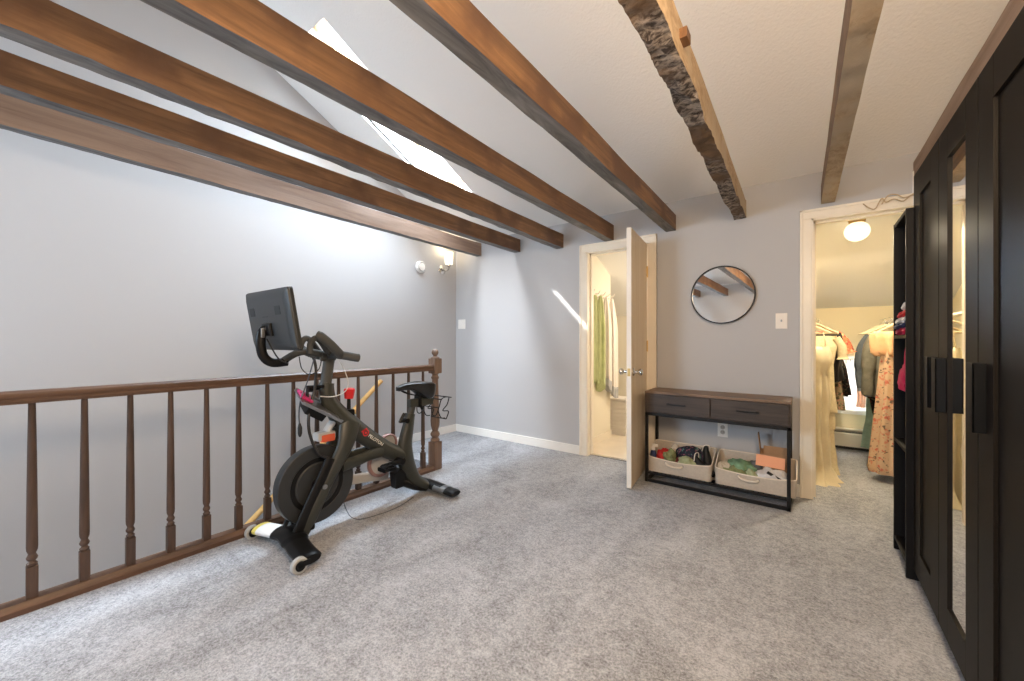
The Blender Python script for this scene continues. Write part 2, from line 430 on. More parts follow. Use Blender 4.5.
# stairs going down behind the railing
sb = MB()
NS = 13
for i in range(NS):
    zt = -0.19 * (i + 1); y1 = YS - 0.235 * i; y0 = y1 - 0.235
    sb.box(XL, XS, y0 - 0.02, y1, zt - 0.19 - 0.04, zt, 0.008)
struct(sb.build('floor', M['carpet']))
struct(MB().box(XL, XS, YR, YS - 0.235 * NS, -2.75, -2.66).build('floor', M['carpet'], smooth=0))
struct(MB().box(XS, XS + 0.1, YR, YS, -2.75, -0.2).box(XL, XS, YS, YS + 0.1, -2.75, -0.2).build('wall_stairwell', M['wall'], smooth=0))
# left gable wall
g = MB()
g.prism([(YR - TH, -2.75), (YB + TH, -2.75), (YB + TH, roof(YB + TH) + 0.35), (RIDGE_Y, roof(RIDGE_Y) + 0.35), (YR - TH, roof(YR - TH) + 0.35)], 'x', XL - TH, XL)
struct(g.build('wall_left', M['wall'], smooth=0))
g = MB()
g.prism([(YR - TH, -0.2), (YB + TH, -0.2), (YB + TH, roof(YB + TH) + 0.35), (RIDGE_Y, roof(RIDGE_Y) + 0.35), (YR - TH, roof(YR - TH) + 0.35)], 'x', XR, XR + TH)
struct(g.build('wall_right', M['wall'], smooth=0))
# back wall with the bathroom and closet openings
D1 = (-1.765, -1.150, 2.03)
D2 = (0.020, 0.800, 2.03)
HB = 2.42
g = MB()
g.box(XL, D1[0], YB, YB + TH, -0.2, HB).box(D1[0], D1[1], YB, YB + TH, D1[2], HB).box(D1[1], D2[0], YB, YB + TH, -0.0, HB)
g.box(D2[0], D2[1], YB, YB + TH, D2[2], HB).box(D2[1], XR, YB, YB + TH, 0, HB)
struct(g.build('wall_back', M['wall'], smooth=0))
# rear wall with an unseen window, added to bring cool light to the left side
W2 = (-3.45, -2.35, 1.25, 2.22)
g = MB()
g.box(XL, W2[0], YR - TH, YR, -2.75, roof(YR)).box(W2[1], XR, YR - TH, YR, -0.2, roof(YR))
g.box(W2[0], W2[1], YR - TH, YR, -2.75, W2[2]).box(W2[0], W2[1], YR - TH, YR, W2[3], roof(YR))
struct(g.build('wall_rear', M['wall'], smooth=0))
w = struct(bpy.data.objects.new('added_window', None)); C.objects.link(w); w.location = (W2[0], YR, W2[2])
fr = MB(); cx = (W2[0] + W2[1]) / 2
for a, b in ((W2[0], W2[0] + .06), (cx - .03, cx + .03), (W2[1] - .06, W2[1])): fr.box(a, b, YR - .09, YR - .03, W2[2], W2[3], .004)
for a, b in ((W2[2], W2[2] + .06), (W2[3] - .06, W2[3])): fr.box(W2[0], W2[1], YR - .09, YR - .03, a, b, .004)
fr.build('window_frame', M['trim'], w)
MB().box(W2[0], W2[1], YR - .065, YR - .058, W2[2], W2[3]).build('pane', M['paneglass'], w)

# ceiling: front slope (with the skylight hole) and rear slope
SK = (-3.18, -2.75, 1.44, 3.02)       # skylight opening on the ceiling plane
ct = 0.05
def slope_panel(mb, x0, x1, y0, y1, t=ct):
    vs = []
    for x in (x0, x1):
        for y in (y0, y1):
            for d in (0, t): vs.append((x, y, roof(y) + d))
    mb.add(vs, [[0, 1, 3, 2], [4, 6, 7, 5], [0, 4, 5, 1], [2, 3, 7, 6], [0, 2, 6, 4], [1, 5, 7, 3]])
g = MB()
xa, xb, ya, yb = XL - TH, XR + TH, RIDGE_Y, YB + TH
slope_panel(g, xa, SK[0], ya, yb); slope_panel(g, SK[1], xb, ya, yb)
slope_panel(g, SK[0], SK[1], ya, SK[2]); slope_panel(g, SK[0], SK[1], SK[3], yb)
struct(g.build('ceiling', M['ceil'], smooth=0))
g = MB(); slope_panel(g, xa, xb, YR - TH, RIDGE_Y)
struct(g.build('ceiling', M['ceil'], smooth=0))
# skylight: shaft, pine frame, glass
nrm = V((0, 0.4472, 0.8944)); SH = 0.345
def onroof(x, y, d): return V((x, y, 4.16 - 0.5 * y)) + nrm * d
def rbox(mb, x0, x1, y0, y1, d0, d1):
    vs = [onroof(x, y, d) for x in (x0, x1) for y in (y0, y1) for d in (d0, d1)]
    mb.add(vs, [[0, 1, 3, 2], [4, 6, 7, 5], [0, 4, 5, 1], [2, 3, 7, 6], [0, 2, 6, 4], [1, 5, 7, 3]])
sk = struct(bpy.data.objects.new('window_1', None)); C.objects.link(sk); sk.location = onroof(SK[0], SK[2], 0)
g = MB()
rbox(g, SK[0] - .05, SK[0], SK[2] - .05, SK[3] + .05, 0.02, SH); rbox(g, SK[1], SK[1] + .05, SK[2] - .05, SK[3] + .05, 0.02, SH)
rbox(g, SK[0], SK[1], SK[2] - .05, SK[2], 0.02, SH); rbox(g, SK[0], SK[1], SK[3], SK[3] + .05, 0.02, SH)
g.build('shaft', M['trim'], sk, smooth=0)
g = MB()
for a, b, c, d in ((SK[0], SK[0] + .035, SK[2], SK[3]), (SK[1] - .035, SK[1], SK[2], SK[3]), (SK[0], SK[1], SK[2], SK[2] + .05), (SK[0], SK[1], SK[3] - .05, SK[3])):
    rbox(g, a, b, c, d, SH - .09, SH - .02)
g.build('window_frame', M['pine'], sk, smooth=0)
g = MB(); rbox(g, SK[0], SK[1], SK[2], SK[3], SH - .03, SH - .024)
g.build('pane', M['skyglass'], sk, smooth=0)

# closet and bathroom behind the back wall
KY = 5.50
def roof2(y): return 2.27 - 0.432 * (y - 3.72)
g = MB()
vs = []
for x in (-2.75, XR + TH):
    for y in (YB + TH, KY + .1):
        for d in (0, .05): vs.append((x, y, roof2(y) + d))
g.add(vs, [[0, 1, 3, 2], [4, 6, 7, 5], [0, 4, 5, 1], [2, 3, 7, 6], [0, 2, 6, 4], [1, 5, 7, 3]])
struct(g.build('ceiling', M['white_wall'], smooth=0))
W3 = (0.29, 0.78, 0.42, 0.94)
g = MB()
g.box(-0.36, W3[0], KY, KY + .1, 0, 1.56).box(W3[1], XR + TH, KY, KY + .1, 0, 1.56)
g.box(W3[0], W3[1], KY, KY + .1, 0, W3[2]).box(W3[0], W3[1], KY, KY + .1, W3[3], 1.56)
struct(g.build('wall_closet_back', M['closet_wall'], smooth=0))
struct(MB().prism([(YB + TH, 0), (KY, 0), (KY, roof2(KY)), (YB + TH, roof2(YB + TH))], 'x', -0.36, -0.26).build('wall_closet_left', M['closet_wall'], smooth=0))
struct(MB().prism([(YB + TH, 0), (KY, 0), (KY, roof2(KY)), (YB + TH, roof2(YB + TH))], 'x', XR + .02, XR + .12).build('wall_closet_right', M['closet_wall'], smooth=0))
struct(MB().box(-2.75, -0.36, KY, KY + .1, 0, 1.56).build('wall_bathroom_back', M['cream_wall'], smooth=0))
struct(MB().prism([(YB + TH, 0), (4.51, 0), (4.51, roof2(4.51)), (YB + TH, roof2(YB + TH))], 'x', -2.0, -1.90).build('wall_bathroom_left', M['cream_wall'], smooth=0))
struct(MB().prism([(4.41, 0), (KY, 0), (KY, roof2(KY)), (4.41, roof2(4.41))], 'x', -2.75, -2.65).build('wall_bathroom_left', M['cream_wall'], smooth=0))
struct(MB().box(-2.66, -2.0, 4.41, 4.51, 0, roof2(4.51)).build('wall_bathroom_left', M['cream_wall'], smooth=0))
# closet window
w = struct(bpy.data.objects.new('window_3', None)); C.objects.link(w); w.location = (W3[0], KY, W3[2])
fr = MB()
for a, b in ((W3[0], W3[0] + .035), (W3[1] - .035, W3[1])): fr.box(a, b, KY + .03, KY + .07, W3[2], W3[3], .004)
for a, b in ((W3[2], W3[2] + .035), (W3[3] - .035, W3[3]), ((W3[2] + W3[3]) / 2 - .015, (W3[2] + W3[3]) / 2 + .015)): fr.box(W3[0], W3[1], KY + .03, KY + .07, a, b, .004)
for a, b in ((W3[0] - .05, W3[0]), (W3[1], W3[1] + .05)): fr.box(a, b, KY - .015, KY, W3[2] - .05, W3[3] + .05, .004)
for a, b in ((W3[2] - .05, W3[2]), (W3[3], W3[3] + .05)): fr.box(W3[0], W3[1], KY - .015, KY, a, b, .004)
fr.build('window_frame', M['trim'], w)
MB().box(W3[0], W3[1], KY + .048, KY + .054, W3[2], W3[3]).build('pane', M['paneglass'], w)
cu = thing('curtain', 'short sheer white curtain with tan edge over the low closet window', 'curtain', (0.53, KY - .04, .94))
def curt(x0, x1, amp, k):
    return lambda u, v: (x0 + (x1 - x0) * u + 0.010 * math.sin(v * 3) , KY - .045 + amp * math.sin(u * k), 0.955 - 0.50 * v)
MB().sheet(curt(.30, .40, .008, 22), 30, 8, .0012).build('panel', M['sheer'], cu)
MB().sheet(curt(.40, .47, .010, 18), 24, 8, .0012).build('panel', M['pinktan'], cu)
MB().sheet(curt(.47, .76, .010, 52), 60, 8, .0012).build('panel', M['sheer'], cu)
MB().tube([(.25, KY - .045, .955), (.81, KY - .045, .955)], .006, 8).build('rod', M['rod'], cu)

# trims
def casing(n, D, wl, wr, m, ztop=None):
    x0, x1, zt = D; y = YB
    c = MB()
    for (a, b) in ((x0 - wl, x0), (x1, x1 + wr)):
        c.box(a, b, y - .018, y, 0, zt + .0, .004)
        s = 1 if a < x0 else -1
        xa_ = a if s == 1 else b
        c.box(min(xa_, xa_ + s * .018), max(xa_, xa_ + s * .018), y - .026, y, 0, zt + wl, .004)
    c.box(x0 - wl, x1 + wr, y - .018, y, zt, zt + wl, .004)
    c.box(x0 - wl, x1 + wr, y - .026, y, zt + wl - .018, zt + wl, .004)
    # jamb lining with the stop
    c.box(x0 - .004, x0 + .012, y - .012, y + TH + .012, 0, zt).box(x1 - .012, x1 + .004, y - .012, y + TH + .012, 0, zt)
    c.box(x0, x1, y - .012, y + TH + .012, zt - .012, zt + .004)
    c.box(x0 + .012, x0 + .026, y + .05, y + TH - .02, 0, zt).box(x1 - .026, x1 - .012, y + .05, y + TH - .02, 0, zt)
    c.box(x0, x1, y + .05, y + TH - .02, zt - .026, zt - .012)
    return struct(c.build('trim_%d' % n, m))
casing(1, D1, .072, .072, M['cream_trim'])
casing(2, D2, .068, .068, M['cream_trim'])
struct(MB().box(XL, XL + .016, YS + .02, YB, 0, .09, .004).build('baseboard_left', M['trim']))
struct(MB().box(XL + .016, D1[0] - .072, YB - .016, YB, 0, .09, .004).build('baseboard_back', M['trim']))
struct(MB().box(D1[1] + .072, D2[0] - .068, YB - .016, YB, 0, .09, .004).build('baseboard_back', M['trim']))
struct(MB().box(-1.9, -1.886, YB + TH, 4.51, 0, .08, .003).build('baseboard_bathroom', M['cream_trim']))
struct(MB().box(.54, .556, YB - .02, YB, 2.02, 2.24, .002).build('trim_4', M['trim']))
struct(MB().box(D1[0] + .01, D1[1] - .01, YB + .045, YB + .09, 0, .010, .003).build('trim_3', M['chrome']))

# bathroom door, open into the room
d = struct(bpy.data.objects.new('door_1', None)); C.objects.link(d); d.location = (-1.16, 3.58, 0)
HX, HY = -1.163, 3.585
dang = math.atan2(2.975 - HY, -1.086 - HX)          # leaf direction
dm = Matrix.Translation((HX, HY, 0)) @ Matrix.Rotation(dang, 4, 'Z')
lw, lt, lh = 0.613, 0.035, 2.02
MB().slot(0).box(.002, lw - .002, -lt, 0, .012, lh, .002, mx=dm).build('leaf', M['door'], d)
MB().box(lw - .003, lw + .001, -lt - .0005, .0005, .012, lh, .0008, mx=dm).build('edge_strip', M['door_edge'], d)
# knob set (both sides), latch plate
for s, nm in ((0, 'knob'), (1, 'knob')):
    y0 = 0.0 if s == 0 else -lt; sg = 1 if s == 0 else -1
    k = MB().lathe([(.032, 0), (.032, .006), (.026, .010), (.011, .014), (.010, .034), (.020, .042), (.027, .052), (.027, .062), (.018, .070), (.004, .072)], seg=24)
    rot = Matrix.Rotation(-sg * PI / 2, 4, 'X')
    k.build(nm, M['chrome'], d, xf=dm @ Matrix.Translation((lw - .062, y0, 0.905)) @ rot)
MB().box(lw + .001, lw + .0025, -lt + .006, -.006, .875, .935, .0004, mx=dm).build('latch_plate', M['brass'], d)
for z in (1.77, 1.10, 0.28):
    h = MB().tube([(0, 0, z - .05), (0, 0, z + .05)], .008, 10)
    h.box(.0, .036, -.001, .0015, z - .045, z + .045)
    h.build('hinge', M['brass'], d, xf=dm)

# ------------------------------------------------------------------ ceiling beams
BG = 'exposed ceiling beams across the loft'
def beam(xr, w, zb, h, label, side, bottom, amp=.004, bamp=.003, nseg=120, nx=3, nz=4, y0=YR, y1=YB, skew=0.02, knob=False, top=None):
    mb = MB(); vs = []; fs = []; mi = []
    per = []
    # perimeter in (x,z): bottom left->right, right up, top right->left, left down
    for i in range(nx): per.append((i / nx, 0, 'b'))
    for i in range(nz): per.append((1, i / nz, 'r'))
    for i in range(nx): per.append((1 - i / nx, 1, 't'))
    for i in range(nz): per.append((0, 1 - i / nz, 'l'))
    n = len(per); sd = xr * 7.3
    rings = []
    for k in range(nseg + 1):
        y = y0 + (y1 - y0) * k / nseg
        ring = []
        for (a, b, f) in per:
            x = xr - w + a * w + skew * (y1 - y); z = zb + b * h
            p = V((x * 9, y * 2.2, z * 9 + sd))
            dx = noise.noise(p) * amp; dz = noise.noise(p + V((31, 7, 3))) * amp
            if b == 0:
                q = V((x * 22, y * 9, sd))
                dz += (noise.noise(q) + 0.6 * noise.noise(q * 2.3)) * bamp
                if bamp > .008:
                    dz += abs(noise.noise(V((x * 6, y * 26, sd)))) * bamp * 1.2 - bamp * .3
                    dx += noise.noise(V((a * 2, y * 5, sd + 9))) * bamp * .8
            if 0 < k < nseg: ring.append((x + dx, y, z + dz))
            else: ring.append((x, y, z))
        rings.append(ring)
    mb.loft(rings)
    nfn = n * nseg
    for idx in range(nfn):
        if per[idx % n][2] == 'b': mb.mi[idx] = 1
    o = mb.build('ceiling_beam', [side, bottom], smooth=40)
    tag(o, label, 'beam', BG); return o
zb = [2.172, 2.142, 2.110, 2.104, 2.105, 2.116, 2.128]
beam(-3.16, .075, zb[0], .15, 'brown ceiling beam coloured as sky-lit, nearest the wall with the sconce, lowest on the left', M['beam_lit'], M['beam_bottom'], skew=.031)
beam(-2.58, .08, zb[1], .14, 'brown stained ceiling beam second from the sconce wall, under the skylight edge', M['beam_side'], M['beam_bottom'])
beam(-2.03, .08, zb[2], .14, 'brown stained ceiling beam third from the sconce wall, crossing below the skylight', M['beam_side'], M['beam_bottom'], bamp=.006)
beam(-1.484, .08, zb[3], .145, 'brown ceiling beam ending just above the open bathroom door frame', M['beam_side'], M['beam_bottom'])
beam(-.918, .08, zb[4], .135, 'orange-brown ceiling beam ending between the bathroom door and the round mirror', M['beam_side'], M['beam_bottom'], amp=.005)
beam(-.389, .085, zb[5], .14, 'rough hewn ceiling beam with bark underside ending above the round mirror', M['beam_tan'], M['bark'], amp=.006, bamp=.0115, nseg=420, nx=6, skew=.019)
beam(.15, .075, zb[6], .14, 'pale rough sawn ceiling beam ending above the closet door', M['beam_side'], M['beam_tan'], amp=.005, bamp=.006, nseg=200, skew=.012)
beam(.630, .085, 2.13, .17, 'brown ceiling beam running over the black wardrobe', M['beam_lit'], M['beam_side'], skew=0.0)
bk = MB().box(-.352, -.322, 1.40, 1.455, 2.165, 2.20, .003).build('wood_block', M['beam_side'])
tag(bk, 'small wooden block fixed to the side of the rough bark beam', 'wood block')

# ------------------------------------------------------------------ railing
ra = thing('stair_railing', 'brown wooden stair railing with turned balusters along the stairwell edge', 'railing', (-2.68, 2.42, 0))
RX = -2.68
tr = MB()
sec = [(-.031, .0), (.031, .0), (.033, .012), (.027, .022), (.031, .034), (.029, .046), (.018, .055), (-.018, .055), (-.029, .046), (-.031, .034), (-.027, .022), (-.033, .012)]
tr.prism([(RX + a, .882 + b) for a, b in sec], 'y', -1.3, 2.385)
tr.build('top_rail', M['brown_rail'], ra)
sr = MB()
sr.prism([(RX - .045, 0.0), (RX + .045, 0.0), (RX + .045, .022), (RX + .036, .030), (RX + .03, .045), (RX - .03, .045), (RX - .045, .03)], 'y', -1.3, 2.385)
sr.build('bottom_rail', M['brown_rail'], ra)
def baluster(y):
    b = MB()
    b.box(RX - .0175, RX + .0175, y - .0175, y + .0175, .044, .178, .002)
    b.lathe([(.0125, .176), (.016, .184), (.017, .190), (.012, .196), (.0105, .201), (.016, .208), (.0175, .216), (.013, .226), (.0115, .232), (.0165, .246), (.0175, .262), (.0165, .40), (.0145, .62), (.0115, .86), (.011, .886)], (RX, y, 0), seg=16)
    return b
y = 2.285
while y > -0.15:
    baluster(y).build('baluster', M['brown_post'], ra); y -= .1545
nw = MB(); NY = 2.425
nw.box(RX - .043, RX + .043, NY - .043, NY + .043, 0, .245, .003)
nw.lathe([(.030, .243), (.040, .25), (.042, .262), (.034, .274), (.026, .282), (.034, .292), (.041, .305), (.041, .318), (.032, .332), (.025, .342), (.030, .356), (.039, .39), (.041, .43), (.037, .52), (.031, .68), (.027, .80), (.034, .812), (.036, .822), (.028, .832), (.026, .845), (.038, .858)], (RX, NY, 0), seg=24)
nw.box(RX - .043, RX + .043, NY - .043, NY + .043, .856, .99, .006)
np_ = nw.build('newel_post', M['newel'], ra)
MB().lathe([(.040, .988), (.043, .996), (.030, 1.004), (.016, 1.010), (.018, 1.016)] + [(.031 * math.sin(a), 1.043 - .031 * math.cos(a)) for a in [0.65 + i * .27 for i in range(9)]] + [(.002, 1.074)], (RX, NY, 0), seg=24).build('finial', M['newel'], np_)

hr = thing('handrail', 'golden wood handrail sloping down the stairwell wall', 'handrail', (XL + .07, 2.4, .69))
hp = [(XL + .07, 2.45, .735), (XL + .07, -.6, -1.86)]
MB().tube(hp, .022, 16, ry=.027).build('rail', M['oak'], hr)
for t in (.08, .42, .80):
    p = V(hp[0]).lerp(V(hp[1]), t)
    MB().tube(bez([(XL, p.y, p.z - .08), (XL + .04, p.y, p.z - .075), (XL + .07, p.y, p.z - .02)], 5), .008, 8).lathe([(.026, 0), (.026, .005), (.01, .008)], (XL, p.y, p.z - .08), 'x', 16).build('bracket', M['brass'], hr)

# ------------------------------------------------------------------ wall fittings
sc = thing('wall_sconce', 'lit wall sconce with frosted glass cup shade beside the corner', 'wall lamp', (XL, 3.36, 2.06))
MB().lathe([(.055, 0), (.055, .008), (.046, .016), (.022, .022), (.014, .024)], (XL, 3.36, 2.015), 'x', 24).build('backplate', M['chrome'], sc)
MB().tube(bez([(XL + .02, 3.36, 2.015), (XL + .07, 3.36, 1.995), (XL + .115, 3.36, 2.01), (XL + .12, 3.36, 2.05)], 6), .008, 10).lathe([(.008, 2.035), (.026, 2.045), (.030, 2.06), (.028, 2.068)], (XL + .12, 3.36, 0)).build('arm', M['chrome'], sc)
MB().lathe([(.030, 2.065), (.046, 2.072), (.050, 2.12), (.053, 2.215), (.050, 2.215), (.047, 2.12), (.030, 2.076)], (XL + .12, 3.36, 0), cap=False).build('shade', M['lampglass'], sc)
sd = thing('smoke_alarm', 'round white smoke alarm on the wall left of the sconce', 'smoke alarm', (XL, 3.02, 2.0))
MB().lathe([(.068, 0), (.070, .012), (.068, .022), (.058, .034), (.030, .040), (.004, .041)], (XL, 3.02, 2.0), 'x', 32).build('body', M['white_plastic'], sd)
MB().lathe([(.056, .034), (.052, .0372), (.049, .0372), (.046, .036)], (XL, 3.02, 2.0), 'x', 32, cap=False).build('grille_ring', M['steel'], sd)
MB().lathe([(.010, .038), (.010, .044), (.003, .045)], (XL, 2.99, 2.0), 'x', 12).build('test_button', M['white_plastic'], sd)

def plate(x, z, w, h, name, label, kind, m):
    t = thing(name, label, 'light switch' if kind != 'outlet' else 'outlet', (x, YB, z))
    MB().box(x - w / 2, x + w / 2, YB - .006, YB, z - h / 2, z + h / 2, .002).build('cover_plate', m, t)
    if kind == 'double':
        for dx in (-.025, .025):
            MB().box(x + dx - .015, x + dx + .015, YB - .010, YB - .005, z - .033, z + .033, .002).build('rocker', m, t)
    elif kind == 'toggle':
        MB().box(x - .005, x + .005, YB - .017, YB - .005, z - .006, z + .010, .002).build('toggle', M['steel'], t)
    else:
        for dz in (.02, -.02):
            r = MB().lathe([(.017, -.0085), (.017, -.005)], (x, YB, z + dz), 'y', 20).build('socket', M['linen'], t)
            q = MB()
            for dx in (-.006, .006): q.box(x + dx - .001, x + dx + .001, YB - .0088, YB - .0083, z + dz - .002, z + dz + .006)
            q.build('slot', M['dark'], r)
    return t
plate(-3.485, 1.355, .12, .117, 'light_switch', 'white double switch plate in the far corner beneath the sconce', 'double', M['white_plastic'])
plate(-.16, 1.297, .074, .117, 'light_switch', 'ivory toggle switch plate right of the round mirror', 'toggle', M['plate_ivory'])
plate(-.555, .425, .074, .117, 'electrical_outlet', 'ivory electrical outlet under the console drawers', 'outlet', M['plate_ivory'])

mi = thing('wall_mirror', 'round wall mirror with thin black frame above the console', 'mirror', (-.557, YB, 1.52))
R = .234
MB().lathe([(R, 0), (R, -.030), (R - .009, -.030), (R - .009, -.016), (R - .02, -.012)], (-.557, YB, 1.52), 'y', 72, cap=False).build('frame', M['black_metal'], mi)
MB().lathe([(R - .004, -.004), (R - .007, -.0165)], (-.557, YB, 1.52), 'y', 72).build('mirror_glass', M['mirror'], mi)

tw = MB()
tw.tube(bez([(.30, 3.572, 2.075), (.33, 3.55, 2.035), (.36, 3.56, 2.03), (.39, 3.56, 2.09), (.41, 3.555, 2.06), (.45, 3.56, 2.075), (.49, 3.556, 2.05), (.53, 3.56, 2.08), (.58, 3.556, 2.065)], 8), .0035, 6)
tw.tube(bez([(.39, 3.557, 2.05), (.42, 3.55, 2.10), (.46, 3.556, 2.10), (.50, 3.552, 2.07), (.56, 3.556, 2.10)], 8), .0035, 6)
tag(tw.build('twine', M['twine']), 'loose tan twine along the top of the closet door frame', 'twine')

# ------------------------------------------------------------------ console table
ct_ = thing('console_table', 'narrow console table with dark wood drawers on a black metal frame under the mirror', 'console table', (-.578, 3.40, 0))
cx0, cx1, cy0, cy1 = -1.066, -.092, 3.235, 3.53
s = .022
for x in (cx0, cx1 - s):
    for y in (cy0, cy1 - s): MB().box(x, x + s, y, y + s, 0, .565, .002).build('leg', M['black_metal'], ct_)
for z in (.003, .543):
    fr = MB()
    for y in (cy0, cy1 - s): fr.box(cx0, cx1, y, y + s, z, z + s, .002)
    for x in (cx0, cx1 - s): fr.box(x, x + s, cy0, cy1, z, z + s, .002)
    fr.build('frame_rails', M['black_metal'], ct_)
sh = MB().box(cx0, cx1, cy0 + .004, cy0 + .02, .066, .082, .002).box(cx0, cx1, cy1 - .02, cy1 - .004, .066, .082, .002)
for i in range(30):
    x = cx0 + .03 + i * (cx1 - cx0 - .06) / 29
    sh.tube([(x, cy0 + .01, .079), (x, cy1 - .01, .079)], .003, 6)
sh.build('lower_shelf', M['black_metal'], ct_)
MB().box(cx0, cx1, cy0 + .004, cy1, .566, .722, .002).build('case', M['console_wood'], ct_)
MB().box(cx0 - .003, cx1 + .003, cy0 - .003, cy1 + .003, .722, .740, .002).build('top', M['console_top'], ct_)
mid = (cx0 + cx1) / 2
for a, b in ((cx0 + .012, mid - .004), (mid + .004, cx1 - .012)):
    dr = MB().box(a, b, cy0 - .012, cy0 + .006, .578, .716, .002).build('drawer', M['console_wood'], ct_)
    c = (a + b) / 2
    h = MB().box(c - .07, c + .07, cy0 - .036, cy0 - .028, .643, .654, .002)
    for q in (c - .06, c + .06): h.box(q - .005, q + .005, cy0 - .030, cy0 - .011, .643, .654, .001)
    h.build('handle', M['black_metal'], dr)

# ------------------------------------------------------------------ storage bins
def rrect(x0, x1, y0, y1, r, n=6):
    pts = []
    for (cx, cy, a0) in ((x1 - r, y0 + r, -PI / 2), (x1 - r, y1 - r, 0), (x0 + r, y1 - r, PI / 2), (x0 + r, y0 + r, PI)):
        for i in range(n + 1):
            a = a0 + PI / 2 * i / n; pts.append((cx + r * math.cos(a), cy + r * math.sin(a)))
    return pts
def densify(p, step=.015):
    out = []
    for i in range(len(p)):
        a = V(p[i]); b = V(p[(i + 1) % len(p)]); k = max(1, int((b - a).length / step))
        for j in range(k): out.append(a.lerp(b, j / k))
    return out
def bin_(x0, x1, y0, y1, zb_, label):
    t = thing('storage_bin', label, 'storage bin', ((x0 + x1) / 2, (y0 + y1) / 2, zb_), 'beige fabric bins on the console shelf')
    P = densify(rrect(x0, x1, y0, y1, .03))
    def top(p):
        v = (p.y - y0) / (y1 - y0); u = (p.x - x0) / (x1 - x0)
        h = .118 + .085 * (v * v * (3 - 2 * v))
        h -= .020 * math.sin(PI * u) * (1 - v)
        return zb_ + h
    cxm, cym = (x0 + x1) / 2, (y0 + y1) / 2
    def ring(off, f, bulge=0):
        r = []
        for p in P:
            dd = V((p.x - cxm, p.y - cym)); q = V((p.x, p.y)) - dd.normalized() * off
            r.append((q.x, q.y, f(p)))
        return r
    rings = [ring(.006, lambda p: zb_)]
    for k in range(1, 8): rings.append(ring(.006 - .006 * k / 7, lambda p, k=k: zb_ + (top(p) - zb_) * k / 7))
    rings += [ring(.003, lambda p: top(p) + .004), ring(.007, lambda p: top(p))]
    for k in range(5, -1, -1): rings.append(ring(.010, lambda p, k=k: zb_ + .012 + (top(p) - zb_ - .012) * k / 6))
    MB().loft(rings).build('body', M['linen'], t, smooth=50)
    rm = [V(q) + V((0, 0, .002)) for q in ring(.004, lambda p: top(p) + .001)]
    MB().tube(rm + [rm[0], rm[1]], .0045, 8, cap=False).build('rim', M['rope'], t)
    xm = x0 + (x1 - x0) * .44; zz = zb_ + .082
    hd = MB().tube(bez([(xm - .062, y0 - .002, zz + .008), (xm - .045, y0 - .018, zz - .004), (xm, y0 - .024, zz - .012), (xm + .045, y0 - .018, zz - .010), (xm + .062, y0 - .002, zz - .002)], 6), .008, 10).build('rope_handle', M['rope'], t)
    for dx, dz in ((-.062, .008), (.062, -.002)):
        MB().lathe([(.010, -.004), (.010, 0), (.005, 0), (.005, -.004)], (xm + dx, y0 - .0, zz + dz), 'y', 14, cap=False).build('grommet', M['steel'], hd)
    return t
bin_(-1.058, -.578, 3.262, 3.503, .085, 'beige fabric bin holding shoes and dark clothes on the left of the console shelf')
bin_(-.562, -.058, 3.262, 3.503, .085, 'beige fabric bin holding green cloth and orange card on the right of the console shelf')

def crumple(name, c, size, m, label, cat, seed, amp=.35, parent=None, group=None):
    b = bmesh.new(); bmesh.ops.create_icosphere(b, subdivisions=4, radius=1)
    for v in b.verts:
        n_ = v.co.normalized(); p = n_ * 1.7 + V((seed * 3.7, seed, -seed))
        rr = 1 + amp * noise.noise(p) + amp * .7 * (abs(noise.noise(p * 2.1)) - .2) + amp * .25 * noise.noise(p * 5)
        z = n_.z * rr
        if z < -.55: z = -.55 + (z + .55) * .2
        v.co = V((n_.x * rr * size[0] + c[0], n_.y * rr * size[1] + c[1], z * size[2] + c[2]))
    o = MB().bm(b).build(name, m, parent, smooth=60); b.free()
    if parent is None: tag(o, label, cat, group)
    return o
zb0 = .100
crumple('sweater', (-.968, 3.40, .170), (.050, .070, .075), M['red_cloth'], 'bright red cloth at the left end of the left bin', 'cloth', 1)
bt = thing('spray_bottle', 'navy bottle with pale nozzle standing at the left end of the left bin', 'bottle', (-1.022, 3.31, zb0))
MB().lathe([(.024, zb0), (.026, zb0 + .004), (.026, zb0 + .055)], (-1.022, 3.31, 0), seg=20).build('lower_band', M['red'], bt)
MB().lathe([(.026, zb0 + .055), (.026, zb0 + .11), (.021, zb0 + .135), (.012, zb0 + .148)], (-1.022, 3.31, 0), seg=20).build('body', M['navy'], bt)
MB().lathe([(.013, zb0 + .147), (.015, zb0 + .152), (.015, zb0 + .17), (.010, zb0 + .178)], (-1.022, 3.31, 0), seg=16).box(-1.032, -.985, 3.302, 3.318, zb0 + .176, zb0 + .20, .004).build('nozzle', M['plate_ivory'], bt)
crumple('cloth', (-.905, 3.345, .172), (.060, .06, .075), M['olive'], 'olive green crumpled cloth near the left end of the left bin', 'cloth', 4, .45)
crumple('cloth', (-.835, 3.34, .150), (.022, .065, .07), M['maroon'], 'narrow dark maroon cloth between two green cloths in the left bin', 'cloth', 6, .3)
crumple('cloth', (-.770, 3.325, .160), (.065, .05, .066), M['moss'], 'sage green crumpled cloth at the front middle of the left bin', 'cloth', 8, .4)
crumple('pouch', (-.770, 3.435, .205), (.125, .055, .085), M['navyfloral'], 'dark patterned soft pouch lying at the back of the left bin', 'pouch', 9, .2)
hl = MB().prism([(3.46, .20), (3.50, .20), (3.50, .262), (3.46, .255)], 'x', -.93, -.84, .004).build('wooden_block', M['ecru'])
tag(hl, 'tan folded piece poking up at the back of the left bin', 'cloth')
crumple('cloth', (-.690, 3.47, .175), (.05, .03, .075), M['black_cloth'], 'black cloth wedged behind the shoes in the left bin', 'cloth', 51, .3)
